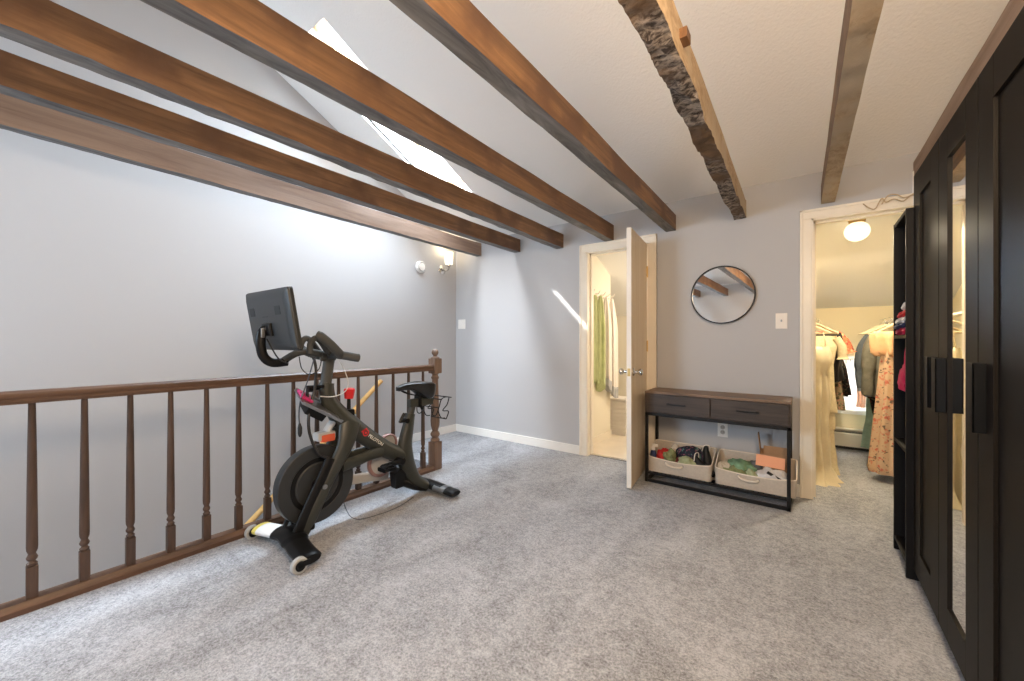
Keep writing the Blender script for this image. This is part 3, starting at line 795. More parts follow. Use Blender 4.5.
crumple('cloth', (-.880, 3.45, .185), (.050, .04, .080), M['ecru'], 'tan crumpled cloth behind the olive cloth in the left bin', 'cloth', 52, .4)
# pair of black heeled sandals/shoes: sole, upper, heel
def shoe(loc, rz, tilt, label):
    t = thing('shoe', label, 'shoe', loc, 'black shoes in the left bin')
    mx = Matrix.Translation(loc) @ Matrix.Rotation(rz, 4, 'Z') @ Matrix.Rotation(tilt, 4, 'X')
    outl = [(-.028, -.09), (-.034, -.05), (-.024, .03), (-.027, .09), (-.014, .11), (.014, .11), (.027, .09), (.026, .03), (.034, -.05), (.026, -.09), (0, -.105)]
    MB().prism(outl, 'z', 0, .014, .003).build('sole', M['blackmat'], t, xf=Matrix.Translation((0, 0, 0)) @ mx)
    def up(u, v):
        a = PI * v; y_ = -.095 + .19 * u
        w_ = .030 - .004 * math.cos(u * 6); hh = .026 + .034 * u * u
        return (w_ * math.cos(a), y_, .012 + hh * math.sin(a))
    MB().sheet(up, 14, 12, .003).build('upper', M['leather'], t, xf=mx)
    MB().tube(bez([(-.028, .07, .03), (-.02, .085, .085), (.02, .085, .085), (.028, .07, .03)], 6), .004, 8).build('strap', M['plate_ivory'], t, xf=mx)
    return t
shoe((-.655, 3.345, .150), 1.15, .35, 'black shoe lying in front of its pair at the right of the left bin')
shoe((-.640, 3.43, .195), .5, .75, 'black shoe propped up on its pair at the right end of the left bin')
crumple('cloth', (-.505, 3.35, .165), (.05, .06, .072), M['ecru'], 'ecru crumpled cloth at the left end of the right bin', 'cloth', 13, .35)
crumple('cloth', (-.405, 3.37, .172), (.11, .075, .088), M['mint'], 'mint green crumpled cloth in the middle of the right bin', 'cloth', 15, .4)
crumple('cloth', (-.430, 3.315, .160), (.085, .035, .062), M['olive'], 'small dark olive cloth beneath the mint green cloth in the right bin', 'cloth', 16, .4)
crumple('cloth', (-.315, 3.44, .175), (.06, .05, .075), M['grey_cloth'], 'slate grey cloth behind the plastic bag, nearest the orange card', 'cloth', 18, .3)
crumple('cloth', (-.470, 3.45, .165), (.055, .04, .075), M['grey_cloth'], 'slate grey cloth at the back left of the right bin', 'cloth', 55, .3)
crumple('cloth', (-.320, 3.315, .150), (.045, .04, .060), M['moss'], 'sage green cloth at the front of the right bin beside the plastic bag', 'cloth', 57, .35)
crumple('plastic_bag', (-.205, 3.345, .165), (.095, .060, .082), M['bag'], 'milky white plastic bag at the right of the right bin', 'bag', 21, .32)
pc = MB().box(-.045, .045, -.003, .003, -.01, .01, .002, mx=Matrix.Translation((-.19, 3.292, .205)) @ Matrix.Rotation(.5, 4, 'Y')).build('pen', M['dark'])
tag(pc, 'short dark stick resting on the white plastic bag', 'pen')
oc = MB().box(-.088, .088, -.002, .002, -.040, .040, .001, mx=Matrix.Translation((-.218, 3.395, .275)) @ Matrix.Rotation(.08, 4, 'Z') @ Matrix.Rotation(-.35, 4, 'X') @ Matrix.Rotation(.06, 4, 'Y'))
ocb = oc.build('gift_card', M['orange_card']); tag(ocb, 'flat orange card standing in the right bin before the cardboard box', 'card')
cb = thing('cardboard_box', 'open brown cardboard box with raised flap behind the orange card', 'cardboard box', (-.19, 3.46, .10))
bx = MB(); bx0, bx1, by0, by1, bz0, bz1 = -.285, -.10, 3.425, 3.505, .100, .34
bx.box(bx0, bx1, by0, by1, bz0, bz0 + .005).box(bx0, bx0 + .004, by0, by1, bz0, bz1).box(bx1 - .004, bx1, by0, by1, bz0, bz1).box(bx0, bx1, by1 - .004, by1, bz0, bz1).box(bx0, bx1, by0, by0 + .004, bz0, bz1 - .02)
bx.build('body', M['cardboard'], cb, smooth=0)
MB().box(-.002, .002, 0, .075, 0, .13, mx=Matrix.Translation((bx0 + .002, by0, bz1 - .005)) @ Matrix.Rotation(-.10, 4, 'Y')).build('flap', M['cardboard'], cb, smooth=0)
MB().box(bx0 + .02, bx1 - .01, by1 - .03, by1 - .026, bz1 - .06, bz1 + .03).build('flap', M['cardboard'], cb, smooth=0)

# ------------------------------------------------------------------ wardrobe and shelf unit
wd = thing('wardrobe', 'tall black-brown three-door wardrobe with mirrored middle door on the right', 'wardrobe', (.65, 2.0, 0))
FX = .405
MB().box(FX + .022, .92, 1.315, 2.67, 0.0, 1.94, .003).build('carcass', M['blackwood'], wd)
def framed_door(y0, y1, z0, z1, st, rl, mirror=False):
    f = MB()
    f.box(FX, FX + .020, y0, y0 + st, z0, z1, .0015).box(FX, FX + .020, y1 - st, y1, z0, z1, .0015)
    f.box(FX, FX + .020, y0 + st, y1 - st, z0, z0 + rl, .0015).box(FX, FX + .020, y0 + st, y1 - st, z1 - rl, z1, .0015)
    if not mirror: f.box(FX + .009, FX + .018, y0 + st, y1 - st, z0 + rl, z1 - rl)
    o = f.build('door', M['blackwood'], wd)
    if mirror:
        MB().box(FX + .007, FX + .012, y0 + st - .002, y1 - st + .002, z0 + rl - .002, z1 - rl + .002).build('mirror_panel', M['mirror'], o, smooth=0)
    return o
def pull(y0, y1, x0, parent):
    p = MB()
    p.box(x0, x0 + .006, y0, y1, .885, 1.085, .002).box(x0, FX, y0, y0 + .006, .885, 1.085, .002).box(x0, FX, y1 - .006, y1, .885, 1.085, .002)
    p.build('handle', M['pull'], parent)
o = framed_door(2.219, 2.668, .055, 1.936, .128, .121); pull(2.228, 2.285, .376, o)
o = framed_door(1.776, 2.213, .055, 1.936, .115, .121, True); pull(2.108, 2.165, .376, o)
o = framed_door(1.318, 1.770, .055, 1.936, .118, .121); pull(1.700, 1.757, .377, o)
su = thing('open_shelf', 'narrow black open shelf unit between the wardrobe and closet door', 'shelf', (.55, 2.85, 0))
SX0, SX1, SY0, SY1, SZ = .380, .74, 2.675, 3.03, 1.79
MB().box(SX0, SX1, SY0, SY0 + .018, 0, SZ, .001).build('side_panel', M['blackmat'], su)
MB().box(SX0, SX1, SY1 - .018, SY1, 0, SZ, .001).build('side_panel', M['blackmat'], su)
MB().box(SX1 - .012, SX1, SY0, SY1, 0, SZ).build('back_panel', M['blackmat'], su)
for z in (.06, .60, 1.16, SZ - .018): MB().box(SX0 + .002, SX1 - .012, SY0 + .018, SY1 - .018, z, z + .018).build('shelf_board', M['blackmat'], su)
# clothes on the shelf, edges hanging over the front
def drape(name, c, w, h, bulge, m, label, lay=1):
    def f(u, v):
        a = PI * (v * 1.0)
        return (c[0] - bulge * math.sin(a) * (1 + .25 * math.sin(u * 9 + v * 5)), c[1] - w / 2 + w * u + .01 * math.sin(v * 9), c[2] + h * (1 - v) + .010 * math.sin(u * 7))
    mb = MB(); mb.sheet(f, 18, 18, .02)
    return tag(mb.build(name, m, smooth=60), label, 'cloth')
drape('folded_cloth', (.405, 2.86, 1.180), .26, .030, .028, M['crimson'], 'crimson folded cloth lowest in the small pile on the black shelf')
drape('folded_cloth', (.408, 2.86, 1.205), .27, .040, .036, M['navy'], 'navy folded cloth above the crimson one on the black shelf')
drape('folded_cloth', (.405, 2.87, 1.235), .25, .030, .028, M['white_cloth'], 'white folded cloth between navy and red cloths on the black shelf')
drape('folded_cloth', (.410, 2.85, 1.262), .21, .040, .030, M['red_cloth'], 'red folded cloth near the top of the pile on the black shelf')
drape('folded_cloth', (.420, 2.83, 1.298), .18, .055, .028, M['white_cloth'], 'white folded cloth topmost of the pile on the black shelf')
cr = thing('bag', 'crimson cloth bag hanging by its strap below the shelf pile', 'bag', (.40, 2.80, .92))
MB().tube(bez([(.400, 2.735, 1.165), (.392, 2.755, 1.09), (.390, 2.75, 1.03), (.392, 2.745, .98)], 8), .011, 8, ry=.004).build('strap', M['crimson'], cr)
crumple('body', (.400, 2.83, .945), (.022, .088, .085), M['crimson'], '', '', 31, .35, parent=cr)

# ------------------------------------------------------------------ exercise bike (faces the camera side of the room, parallel to the railing)
BX = -2.32
bk_ = thing('exercise_bike', 'black stationary exercise bike with tablet screen beside the stair railing', 'exercise bike', (BX, 1.5, 0))
# stabilisers
ff = MB()
ff.tube(bez([(-2.585, .960, .050), (-2.49, .985, .053), (-2.40, 1.01, .060), (-2.32, 1.02, .068), (-2.24, 1.012, .062), (-2.13, .995, .052), (-2.005, .985, .045)], 6),
        [.022] + [.026] * 11 + [.034] * 14 + [.030] * 10 + [.022], 18, ry=[.048] + [.055] * 11 + [.068] * 14 + [.060] * 10 + [.050])
fs_ = ff.build('front_stabilizer', M['bike_black'], bk_)
st_ = MB()
st_.slot(0).tube([(-2.535, .972, .055), (-2.41, 1.005, .0605)], .0285, 18, ry=.057)
st_.build('sticker', M['label'], fs_)
def wedge(x0, x1):
    return MB().tube([(x0, .968, .0545), (x1, .974, .0555)], .029, 18, ry=.0575)
wedge(-2.555, -2.525).build('sticker', M['yellow'], fs_)
for x, dx in ((-2.575, 0), (-2.01, 0)):
    wl = MB().lathe([(.018, -.012), (.034, -.014), (.040, -.009), (.040, .009), (.034, .014), (.018, .012)], (x, .930, .040), 'x', 28).build('transport_wheel', M['clear_wheel'], fs_)
    MB().lathe([(.024, -.018), (.024, .018)], (x, .930, .040), 'x', 18).lathe([(.008, -.022), (.008, .022)], (x, .930, .040), 'x', 10).build('hub', M['bike_black'], wl)
    for q in (-.022, .017): MB().box(x + q, x + q + .005, .915, .975, .034, .062, .002).build('bracket', M['bike_black'], fs_)
rf = MB()
rf.tube(bez([(-2.595, 2.045, .040), (-2.46, 2.045, .046), (-2.32, 2.035, .056), (-2.18, 2.045, .046), (-2.045, 2.055, .036)], 6), [.018] + [.024] * 5 + [.030] * 13 + [.024] * 5 + [.017], 18, ry=[.046] + [.052] * 23 + [.046])
rs_ = rf.build('rear_stabilizer', M['bike_black'], bk_)
MB().tube([(-2.235, 2.040, .0515), (-2.13, 2.049, .0435)], [.0285, .0255], 18, ry=[.0545, .0535]).build('foot_plate', M['steel'], rs_)
MB().tube([(-2.51, 2.045, .0435), (-2.41, 2.041, .0495)], [.0255, .0285], 18, ry=[.0535, .0545]).build('foot_plate', M['steel'], rs_)

# main frame : shoulder, diagonal tube, head tube, seat tube, rear leg
def rb(vals, n=6):
    return [q.x for q in bez([(v, 0, 0) for v in vals], n)]
fm = MB()
fm.tube(bez([(BX, 1.232, .885), (BX, 1.243, .80), (BX, 1.285, .725), (BX, 1.345, .650), (BX, 1.45, .560), (BX, 1.57, .465), (BX, 1.69, .380), (BX, 1.80, .330)], 6),
        rb([.044, .046, .054, .066, .060, .056, .056, .045]), 20,
        ry=rb([.036, .040, .050, .058, .046, .042, .042, .038]), up=(0, 1, 0))
fm.tube(bez([(BX, 1.860, .612), (BX, 1.838, .52), (BX, 1.815, .42), (BX, 1.812, .32), (BX, 1.845, .22), (BX, 1.90, .125), (BX, 1.985, .062)], 6),
        rb([.036, .046, .056, .068, .060, .050, .040]), 20,
        ry=rb([.030, .034, .038, .040, .042, .048, .06]), up=(0, 1, 0))
frame = fm.build('frame', M['frame'], bk_, smooth=60)
# fork legs on both sides of the flywheel
for sx, nm in ((1, 'fork_leg'), (-1, 'fork_leg')):
    xo = BX + sx * .062
    MB().tube(bez([(BX + sx * .030, 1.365, .640), (BX + sx * .050, 1.342, .575), (xo, 1.312, .50), (xo, 1.255, .405), (xo, 1.185, .29), (xo, 1.12, .17), (BX + sx * .045, 1.065, .075)], 6),
              rb([.070, .062, .050, .042, .038, .040, .046]), 16, ry=rb([.036, .032, .026, .023, .022, .024, .03]), up=(0, 1, 0)).build(nm, M['frame'], bk_, smooth=60)
    MB().tube(bez([(xo + sx * .002, 1.225, .455), (xo + sx * .002, 1.178, .36), (xo, 1.115, .24), (xo, 1.055, .12), (xo - sx * .01, 1.03, .06)], 6),
              .032, 14, ry=.018, up=(0, 1, 0)).build('fork_guard', M['bike_black'], bk_, smooth=60)
    # lower arm joining the fork to the diagonal tube
    MB().tube(bez([(xo, 1.30, .390), (xo, 1.40, .398), (xo - sx * .012, 1.49, .408), (BX + sx * .030, 1.60, .405)], 6), .036, 14, ry=.016, up=(0, 0, 1)).build('lower_arm', M['frame'], bk_, smooth=60)
    MB().lathe([(.014, -.004), (.014, .004)], (xo + sx * .026, 1.178, .305), 'x', 16).build('axle_cap', M['steel'], bk_)
MB().box(BX - .075, BX + .075, 1.04, 1.13, .075, .115, .012).build('fork_foot', M['bike_black'], bk_)
# flywheel
FC = (BX, 1.168, .310)
FS = .965
pr = [(.03, -.030), (.125, -.030), (.130, -.026), (.158, -.026), (.163, -.031), (.222, -.034), (.230, -.030), (.233, -.022), (.233, .022), (.230, .030), (.222, .034), (.163, .031), (.158, .026), (.130, .026), (.125, .030), (.03, .030)]
fw = MB().lathe([(a * FS, b_) for a, b_ in pr], FC, 'x', 72).build('flywheel', M['flywheel'], bk_)
for sx in (1, -1):
    MB().lathe([(.1585, .0262 * sx), (.1585, .0285 * sx), (.1305, .0285 * sx), (.1305, .0262 * sx)], FC, 'x', 60, cap=False).build('ring', M['bike_black'], fw)
    MB().lathe([(.04, .028 * sx), (.04, .042 * sx), (.02, .046 * sx)], FC, 'x', 28).build('hub', M['bike_black'], fw)
# brake housing above the flywheel
br = MB().box(BX - .035, BX + .035, 1.165, 1.275, .555, .605, .012).build('brake_housing', M['grey_guard'], bk_)
MB().box(BX - .040, BX + .040, 1.185, 1.268, .548, .592, .008).build('brake_pad', M['orange_red'], br)
MB().tube(bez([(BX, 1.235, .60), (BX, 1.255, .635), (BX, 1.285, .66), (BX, 1.32, .665)], 5), .020, 12, ry=.03).build('arm', M['grey_guard'], br)
# belt guard: two pale arms meeting at the crank disc, plus pulley
gd = MB()
gx = BX - .072
gd.tube(bez([(gx, 1.30, .26), (gx, 1.42, .325), (gx, 1.52, .365), (gx, 1.64, .415)], 5), .030, 12, ry=.010, up=(0, 0, 1))
gd.tube(bez([(gx, 1.28, .205), (gx, 1.42, .235), (gx, 1.56, .222), (gx, 1.72, .195)], 5), .034, 12, ry=.010, up=(0, 0, 1))
gd.build('belt_guard', M['grey_guard'], bk_, smooth=60)
cr_ = MB().lathe([(.080, -.010), (.098, -.012), (.102, -.006), (.102, .006), (.098, .012), (.080, .010), (.080, -.010)], (BX - .050, 1.645, .308), 'x', 48, cap=False).build('pulley_ring', M['rose'], bk_)
MB().lathe([(.018, -.004), (.086, -.004), (.086, .004), (.018, .004)], (BX - .045, 1.645, .308), 'x', 40).build('pulley_disc', M['grey_guard'], cr_)
# crank arms and pedals
MB().tube([(BX - .11, 1.725, .318), (BX + .085, 1.725, .318)], .022, 14).build('crank_axle', M['bike_black'], bk_)
def pedal(x, y, z, ya, za, m):
    a = MB().tube([(x - .02 * (1 if x > BX else -1), ya, za), (x - .01 * (1 if x > BX else -1), y, z)], [.019, .014], 12, ry=[.012, .010])
    a.lathe([(.022, -.012), (.022, .012)], (x - .02 * (1 if x > BX else -1), ya, za), 'x', 16)
    a.build('crank_arm', M['bike_black'], bk_)
    sgn = 1 if x > BX else -1
    p = MB(); xc = x + sgn * .05
    p.tube([(x - .015 * sgn, y, z), (x + .09 * sgn, y, z)], .009, 10)
    p.box(xc - .038, xc + .038, y - .045, y - .033, z - .013, z + .013, .003).box(xc - .038, xc + .038, y + .033, y + .045, z - .013, z + .013, .003)
    p.box(xc - .040, xc - .030, y - .045, y + .045, z - .010, z + .010, .003).box(xc + .030, xc + .040, y - .045, y + .045, z - .010, z + .010, .003)
    p.box(xc - .012, xc + .012, y - .040, y + .040, z - .016, z + .016, .005)
    return p.build('pedal', m, bk_)
pedal(BX + .10, 1.555, .325, 1.725, .318, M['bike_black'])
pd = pedal(BX - .13, 1.885, .335, 1.725, .318, M['bike_black'])
MB().lathe([(.058, -.020), (.066, -.022), (.070, -.016), (.070, .002), (.066, .008), (.058, .006), (.058, -.020)], (BX - .04, 1.705, .425), 'x', 32, cap=False).build('belt_cover', M['rose'], bk_)
MB().lathe([(.010, -.012), (.060, -.012), (.060, .0), (.010, .0)], (BX - .05, 1.705, .425), 'x', 32).build('belt_cover_face', M['grey_guard'], bk_)
# lower rear bracket
MB().prism([(1.70, .225), (1.765, .245), (1.80, .20), (1.80, .115), (1.715, .115)], 'x', BX - .03, BX + .03, .006).build('rear_bracket', M['bike_black'], bk_)
MB().tube([(BX, 1.775, .150), (BX, 1.90, .075), (BX, 1.985, .045)], [.03, .028, .026], 14, ry=[.034, .04, .05], up=(0, 1, 0)).build('rear_strut', M['bike_black'], bk_)
# seat post, slider, saddle
MB().tube([(BX, 1.853, .585), (BX, 1.888, .695)], .0265, 16, ry=.019, up=(0, 1, 0)).build('seat_post', M['grip'], bk_)
MB().tube([(BX, 1.842, .555), (BX, 1.858, .618)], .040, 16, ry=.034, up=(0, 1, 0)).build('seat_collar', M['frame'], bk_)
lv = MB().tube([(BX + .02, 1.80, .575), (BX + .02, 1.752, .578)], .010, 10).tube([(BX + .02, 1.75, .572), (BX + .02, 1.79, .632)], .010, 10).lathe([(.018, -.03), (.018, .03)], (BX + .01, 1.805, .578), 'x', 14)
lv.build('clamp_lever', M['bike_black'], bk_)
MB().box(BX - .022, BX + .022, 1.845, 2.062, .662, .722, .008).build('seat_slider', M['frame'], bk_)
MB().box(BX - .03, BX + .03, 1.918, 1.945, .655, .745, .006).tube([(BX + .03, 1.93, .67), (BX + .055, 1.93, .64)], .011, 10).build('slider_clamp', M['bike_black'], bk_)
sdl = MB(); rings = []
prof = [(1.740, .010, .812, .010), (1.750, .024, .818, .018), (1.80, .030, .828, .022), (1.86, .040, .832, .026), (1.91, .062, .832, .032), (1.955, .088, .832, .038), (2.00, .098, .828, .042), (2.03, .088, .818, .038), (2.047, .055, .806, .026), (2.050, .02, .800, .012)]
for (y, w, zt, th) in prof:
    r = []
    for k in range(24):
        a = 2 * PI * k / 24; ca, sa = math.cos(a), math.sin(a)
        xx = w * (abs(ca) ** .8) * (1 if ca > 0 else -1)
        zz = zt + (th * .45 * sa if sa > 0 else th * 2.1 * sa * (0.55 + .45 * abs(ca) ** .6))
        if sa > 0 and w > .05: zz -= .008 * (1 - abs(ca)) * sa
        if sa < 0 and y > 1.88: zz += (zz - zt) * min(1, (y - 1.88) / .08) * .75
        r.append((BX + xx, y, zz))
    rings.append(r)
sdl.loft(rings)
sa = sdl.build('saddle', M['leather'], bk_, smooth=70)
rl = MB()
for sx in (-.02, .02): rl.tube(bez([(BX + sx * .4, 1.765, .800), (BX + sx, 1.84, .765), (BX + sx, 1.93, .745), (BX + sx * 1.4, 2.0, .775)], 6), .0045, 8)
rl.build('saddle_rails', M['bike_black'], sa)
# weight cage of wire behind the saddle
wc = MB()
for sx in (-.085, .085):
    x = BX + sx
    wc.tube(bez([(x, 1.99, .66), (x, 1.995, .60), (x, 2.03, .59), (x, 2.06, .64), (x, 2.085, .70), (x, 2.13, .715), (x, 2.19, .705)], 5), .004, 8)
    wc.tube(bez([(x, 2.165, .705), (x, 2.145, .655), (x, 2.10, .615), (x, 2.16, .600), (x, 2.135, .545)], 5), .004, 8)
    wc.tube(bez([(x, 2.05, .625), (x, 2.08, .565), (x, 2.12, .555)], 5), .004, 8)
wc.tube([(BX - .085, 2.06, .64), (BX + .085, 2.06, .64)], .004, 8).tube([(BX - .085, 2.085, .70), (BX + .085, 2.085, .70)], .004, 8).tube([(BX - .085, 2.19, .705), (BX + .085, 2.19, .705)], .004, 8).tube([(BX - .085, 2.135, .545), (BX + .085, 2.135, .545)], .004, 8)
wc.build('weight_cage', M['black_metal'], bk_)
# handlebar post and bars
MB().tube([(BX, 1.225, .86), (BX, 1.252, 1.045)], .033, 16, ry=.026, up=(0, 1, 0)).build('handlebar_post', M['grip'], bk_)
MB().tube([(BX, 1.228, .845), (BX, 1.236, .895)], .044, 16, ry=.036, up=(0, 1, 0)).build('post_collar', M['frame'], bk_)
pk = MB().lathe([(.007, 0), (.007, .05), (.016, .052), (.016, .075), (.006, .078)], (0, 0, 0), seg=14)
pk.build('post_knob', M['bike_black'], bk_, xf=Matrix.Translation((BX, 1.20, .865)) @ Matrix.Rotation(PI / 2, 4, 'X'))
hb = MB()
hb.tube(bez([(BX - .16, 1.215, 1.070), (BX - .08, 1.235, 1.062), (BX, 1.245, 1.058), (BX + .08, 1.235, 1.062), (BX + .16, 1.215, 1.070)], 6), .020, 14)
hb.tube([(BX, 1.20, 1.058), (BX, 1.285, 1.058)], .032, 14, ry=.022)
for sx in (-1, 1):
    x = BX + sx * .17
    hb.tube(bez([(x - sx * .02, 1.220, 1.068), (x + sx * .02, 1.245, 1.062), (x + sx * .045, 1.285, 1.052), (x + sx * .050, 1.310, 1.048)], 6), [.024] * 18 + [.020], 14)
    hb.tube(bez([(x, 1.225, 1.068), (x + sx * .025, 1.190, 1.090), (x + sx * .035, 1.145, 1.130), (x + sx * .03, 1.095, 1.172), (x + sx * .02, 1.080, 1.182)], 6), [.025] * 20 + [.023] * 4 + [.015], 14)
    xi = BX + sx * .055
    hb.tube(bez([(xi, 1.235, 1.065), (xi, 1.205, 1.095), (xi, 1.165, 1.150), (xi, 1.135, 1.162), (xi, 1.11, 1.13), (xi, 1.108, 1.075)], 6), .017, 12)
hb.build('handlebar', M['grip'], bk_, smooth=60)
# tablet, tilted back, with its curved arm
tc_ = V((BX, .925, 1.258)); tm = Matrix.Translation(tc_) @ Matrix.Rotation(math.radians(9.5), 4, 'X')
tb = MB()
poly = rrect(-.265, .265, -.163, .163, .014, 4)
b = MB().prism(poly, 'y', 0.004, .022, .003)
tb = b.build('tablet', M['tablet'], bk_, xf=tm)
pb = MB(); r1 = rrect(-.262, .262, -.160, .160, .014, 4); r2 = rrect(-.225, .225, -.125, .125, .014, 4)
pb.loft([[(p[0], .006, p[1]) for p in r1], [(p[0] * .99, -.004, p[1] * .99) for p in r1], [(p[0], -.020, p[1]) for p in r2]])
pb.build('back_shell', M['tablet'], tb, xf=tm)
MB().box(-.255, .255, .0215, .0235, -.152, .152).build('screen', M['screen'], tb, xf=tm)
for x in (-.165, .148):
    vg = MB()
    for i in range(7):
        vg.box(x - .03, x + .03, -.0215, -.0195, .030 + i * .0065, .0335 + i * .0065)
    vg.box(x - .032, x + .032, -.0205, -.0195, .028, .074)
    vg.build('vent', M['vent'], tb, xf=tm)
MB().box(-.045, .025, -.0212, -.0195, .020, .0235).build('port_strip', M['vent'], tb, xf=tm)
MB().box(-.045, .055, -.034, -.018, -.080, -.012, .006).build('mount_plate', M['bike_black'], tb, xf=tm)
MB().tube(bez([(BX - .005, .912, 1.215), (BX - .01, .888, 1.195), (BX - .012, .880, 1.140), (BX - .01, .892, 1.068), (BX - .005, .935, 1.030), (BX, 1.01, 1.032)], 8), .024, 14, ry=.017).build('tablet_arm', M['bike_black'], bk_, smooth=60)
MB().tube(bez([(BX, .99, 1.038), (BX, 1.06, 1.078), (BX, 1.13, 1.085), (BX, 1.23, 1.060)], 8), .020, 14, ry=.018).build('tablet_stem', M['grip'], bk_, smooth=60)
MB().box(BX - .012, BX + .012, .875, .893, 1.165, 1.215, .004).build('connector', M['steel'], tb)
# accessory tray in front of the head tube
tm2 = Matrix.Translation((BX + .03, 1.172, .768)) @ Matrix.Rotation(-math.atan2(.145, .235), 4, 'X') @ Matrix.Rotation(.38, 4, 'Y')
tt = MB().box(-.095, .095, -.135, .135, -.008, .0, .004, mx=tm2).box(-.095, -.088, -.135, .135, -.008, .014, .003, mx=tm2).box(.088, .095, -.135, .135, -.008, .010, .003, mx=tm2)
ty = tt.build('accessory_tray', M['steel'], bk_)
MB().box(-.06, .06, -.07, .05, -.06, -.008, .006, mx=tm2).build('tray_bracket', M['bike_black'], bk_)
cl = MB().box(-.07, .02, -.134, -.05, .0, .016, .006, mx=tm2).tube(bez([(-.05, -.12, .016), (-.03, -.10, .045), (.0, -.07, .016)], 5), .006, 8)
cl = MB().box(-.07, .03, -.132, -.055, .001, .018, .006, mx=tm2).build('phone_clip', M['magenta'], ty)
hb2 = MB().tube([(BX + .03, 1.105, .815), (BX + .03, 1.105, .885), (BX + .03, 1.20, .878)], .010, 10).build('tray_arm', M['bike_black'], ty)
# resistance knob
kn = MB().lathe([(.016, 0), (.022, .004), (.012, .022), (.011, .090)], (BX + .01, 1.372, .700), seg=16).box(BX - .015, BX + .035, 1.345, 1.40, .675, .720, .010).build('knob_base', M['bike_black'], bk_)
MB().tube([(BX + .01, 1.372, .785), (BX + .01, 1.376, .842)], [.026, .034], 10).ball((BX + .01, 1.376, .842), .033, 12, (1, 1, .35)).build('resistance_knob', M['red'], kn)
# cables
def cable(nm, pts, r, m): return MB().tube(bez(pts, 8), r, 8).build(nm, m, bk_)
cable('cable', [(BX + .01, .90, 1.16), (BX + .02, .95, 1.06), (BX + .03, .985, 1.03), (BX + .03, 1.0, 1.025)], .004, M['cable'])
cable('power_cable', [(BX + .05, 1.13, 1.055), (BX + .05, 1.145, .98), (BX + .04, 1.14, .86), (BX + .06, 1.10, .74), (BX + .07, 1.10, .62), (BX + .07, 1.15, .50), (BX + .06, 1.22, .455)], .0085, M['cable'])
cb1 = cable('hanging_cable', [(BX + .06, 1.13, 1.05), (BX + .05, 1.10, .93), (BX + .06, 1.055, .82), (BX + .06, 1.045, .74), (BX + .06, 1.048, .68)], .0035, M['blue_cable'])
MB().tube([(BX + .06, 1.048, .69), (BX + .06, 1.05, .665), (BX + .06, 1.05, .635), (BX + .06, 1.05, .615)], [.005, .012, .012, .006], 10).build('plug', M['cable'], cb1)
cable('cable', [(BX + .03, 1.06, 1.06), (BX + .03, 1.075, .99), (BX + .03, 1.12, .955), (BX + .03, 1.17, .98), (BX + .03, 1.19, 1.05)], .003, M['cable'])
cable('cable', [(BX + .03, 1.29, 1.045), (BX + .03, 1.33, .97), (BX + .03, 1.355, .89), (BX + .03, 1.335, .835), (BX + .05, 1.25, .815), (BX + .05, 1.17, .825)], .003, M['white_cable'])
cable('floor_cable', [(BX - .02, 1.33, .27), (BX - .01, 1.36, .10), (BX + .01, 1.42, .010), (BX + .06, 1.56, .005), (BX + .06, 1.72, .005), (BX + .01, 1.88, .005)], .0022, M['blue_cable'])
# wordmark on the diagonal tube (visible side)
def text_mesh(name, s, size, m, mx, parent, ext=.0006):
    cu_ = bpy.data.curves.new(name, 'FONT'); cu_.body = s; cu_.size = size; cu_.extrude = ext; cu_.align_x = 'LEFT'
    to = bpy.data.objects.new(name + '_curve', cu_); C.objects.link(to)
    dg = bpy.context.evaluated_depsgraph_get()
    me = bpy.data.meshes.new_from_object(to.evaluated_get(dg))
    bpy.data.objects.remove(to); bpy.data.curves.remove(cu_)
    off = V((0, 0, 0)); q = parent
    while q is not None: off += q.location; q = q.parent
    me.transform(Matrix.Translation(-off) @ mx)
    me.materials.clear(); me.materials.append(m)
    o = bpy.data.objects.new(name, me); C.objects.link(o); o.parent = parent; return o
# local x runs down the tube (toward +Y,-Z), local y up, local z = +X (out of the side)
ang = math.atan2(.465 - .560, 1.57 - 1.45)
tx = V((0, math.cos(ang), math.sin(ang))); ty_ = V((0, -math.sin(ang), math.cos(ang))); tz = V((1, 0, 0))
Rm = Matrix((tx, ty_, tz)).transposed().to_4x4()
lp = V((BX + .0470, 1.468, .557))
text_mesh('lettering', 'PELOTON', .030, M['logo_white'], Matrix.Translation(lp + tx * .030 - ty_ * .012 - tz * .002) @ Rm, bk_, .001)
lg = MB()
lg.lathe([(.0225, -.0008), (.0225, .0008), (.015, .0008), (.015, -.0008)], (0, 0, 0), 'z', 24, cap=False)
lg.lathe([(.0085, -.0008), (.0085, .0008), (.001, .0008)], (0, 0, 0), 'z', 16)
lg.box(-.027, -.016, -.024, .018, -.0008, .0008, mx=Matrix.Rotation(-.5, 4, 'Z'))
lg.build('emblem', M['logo_red'], bk_, xf=Matrix.Translation(lp - tx * .0) @ Rm)

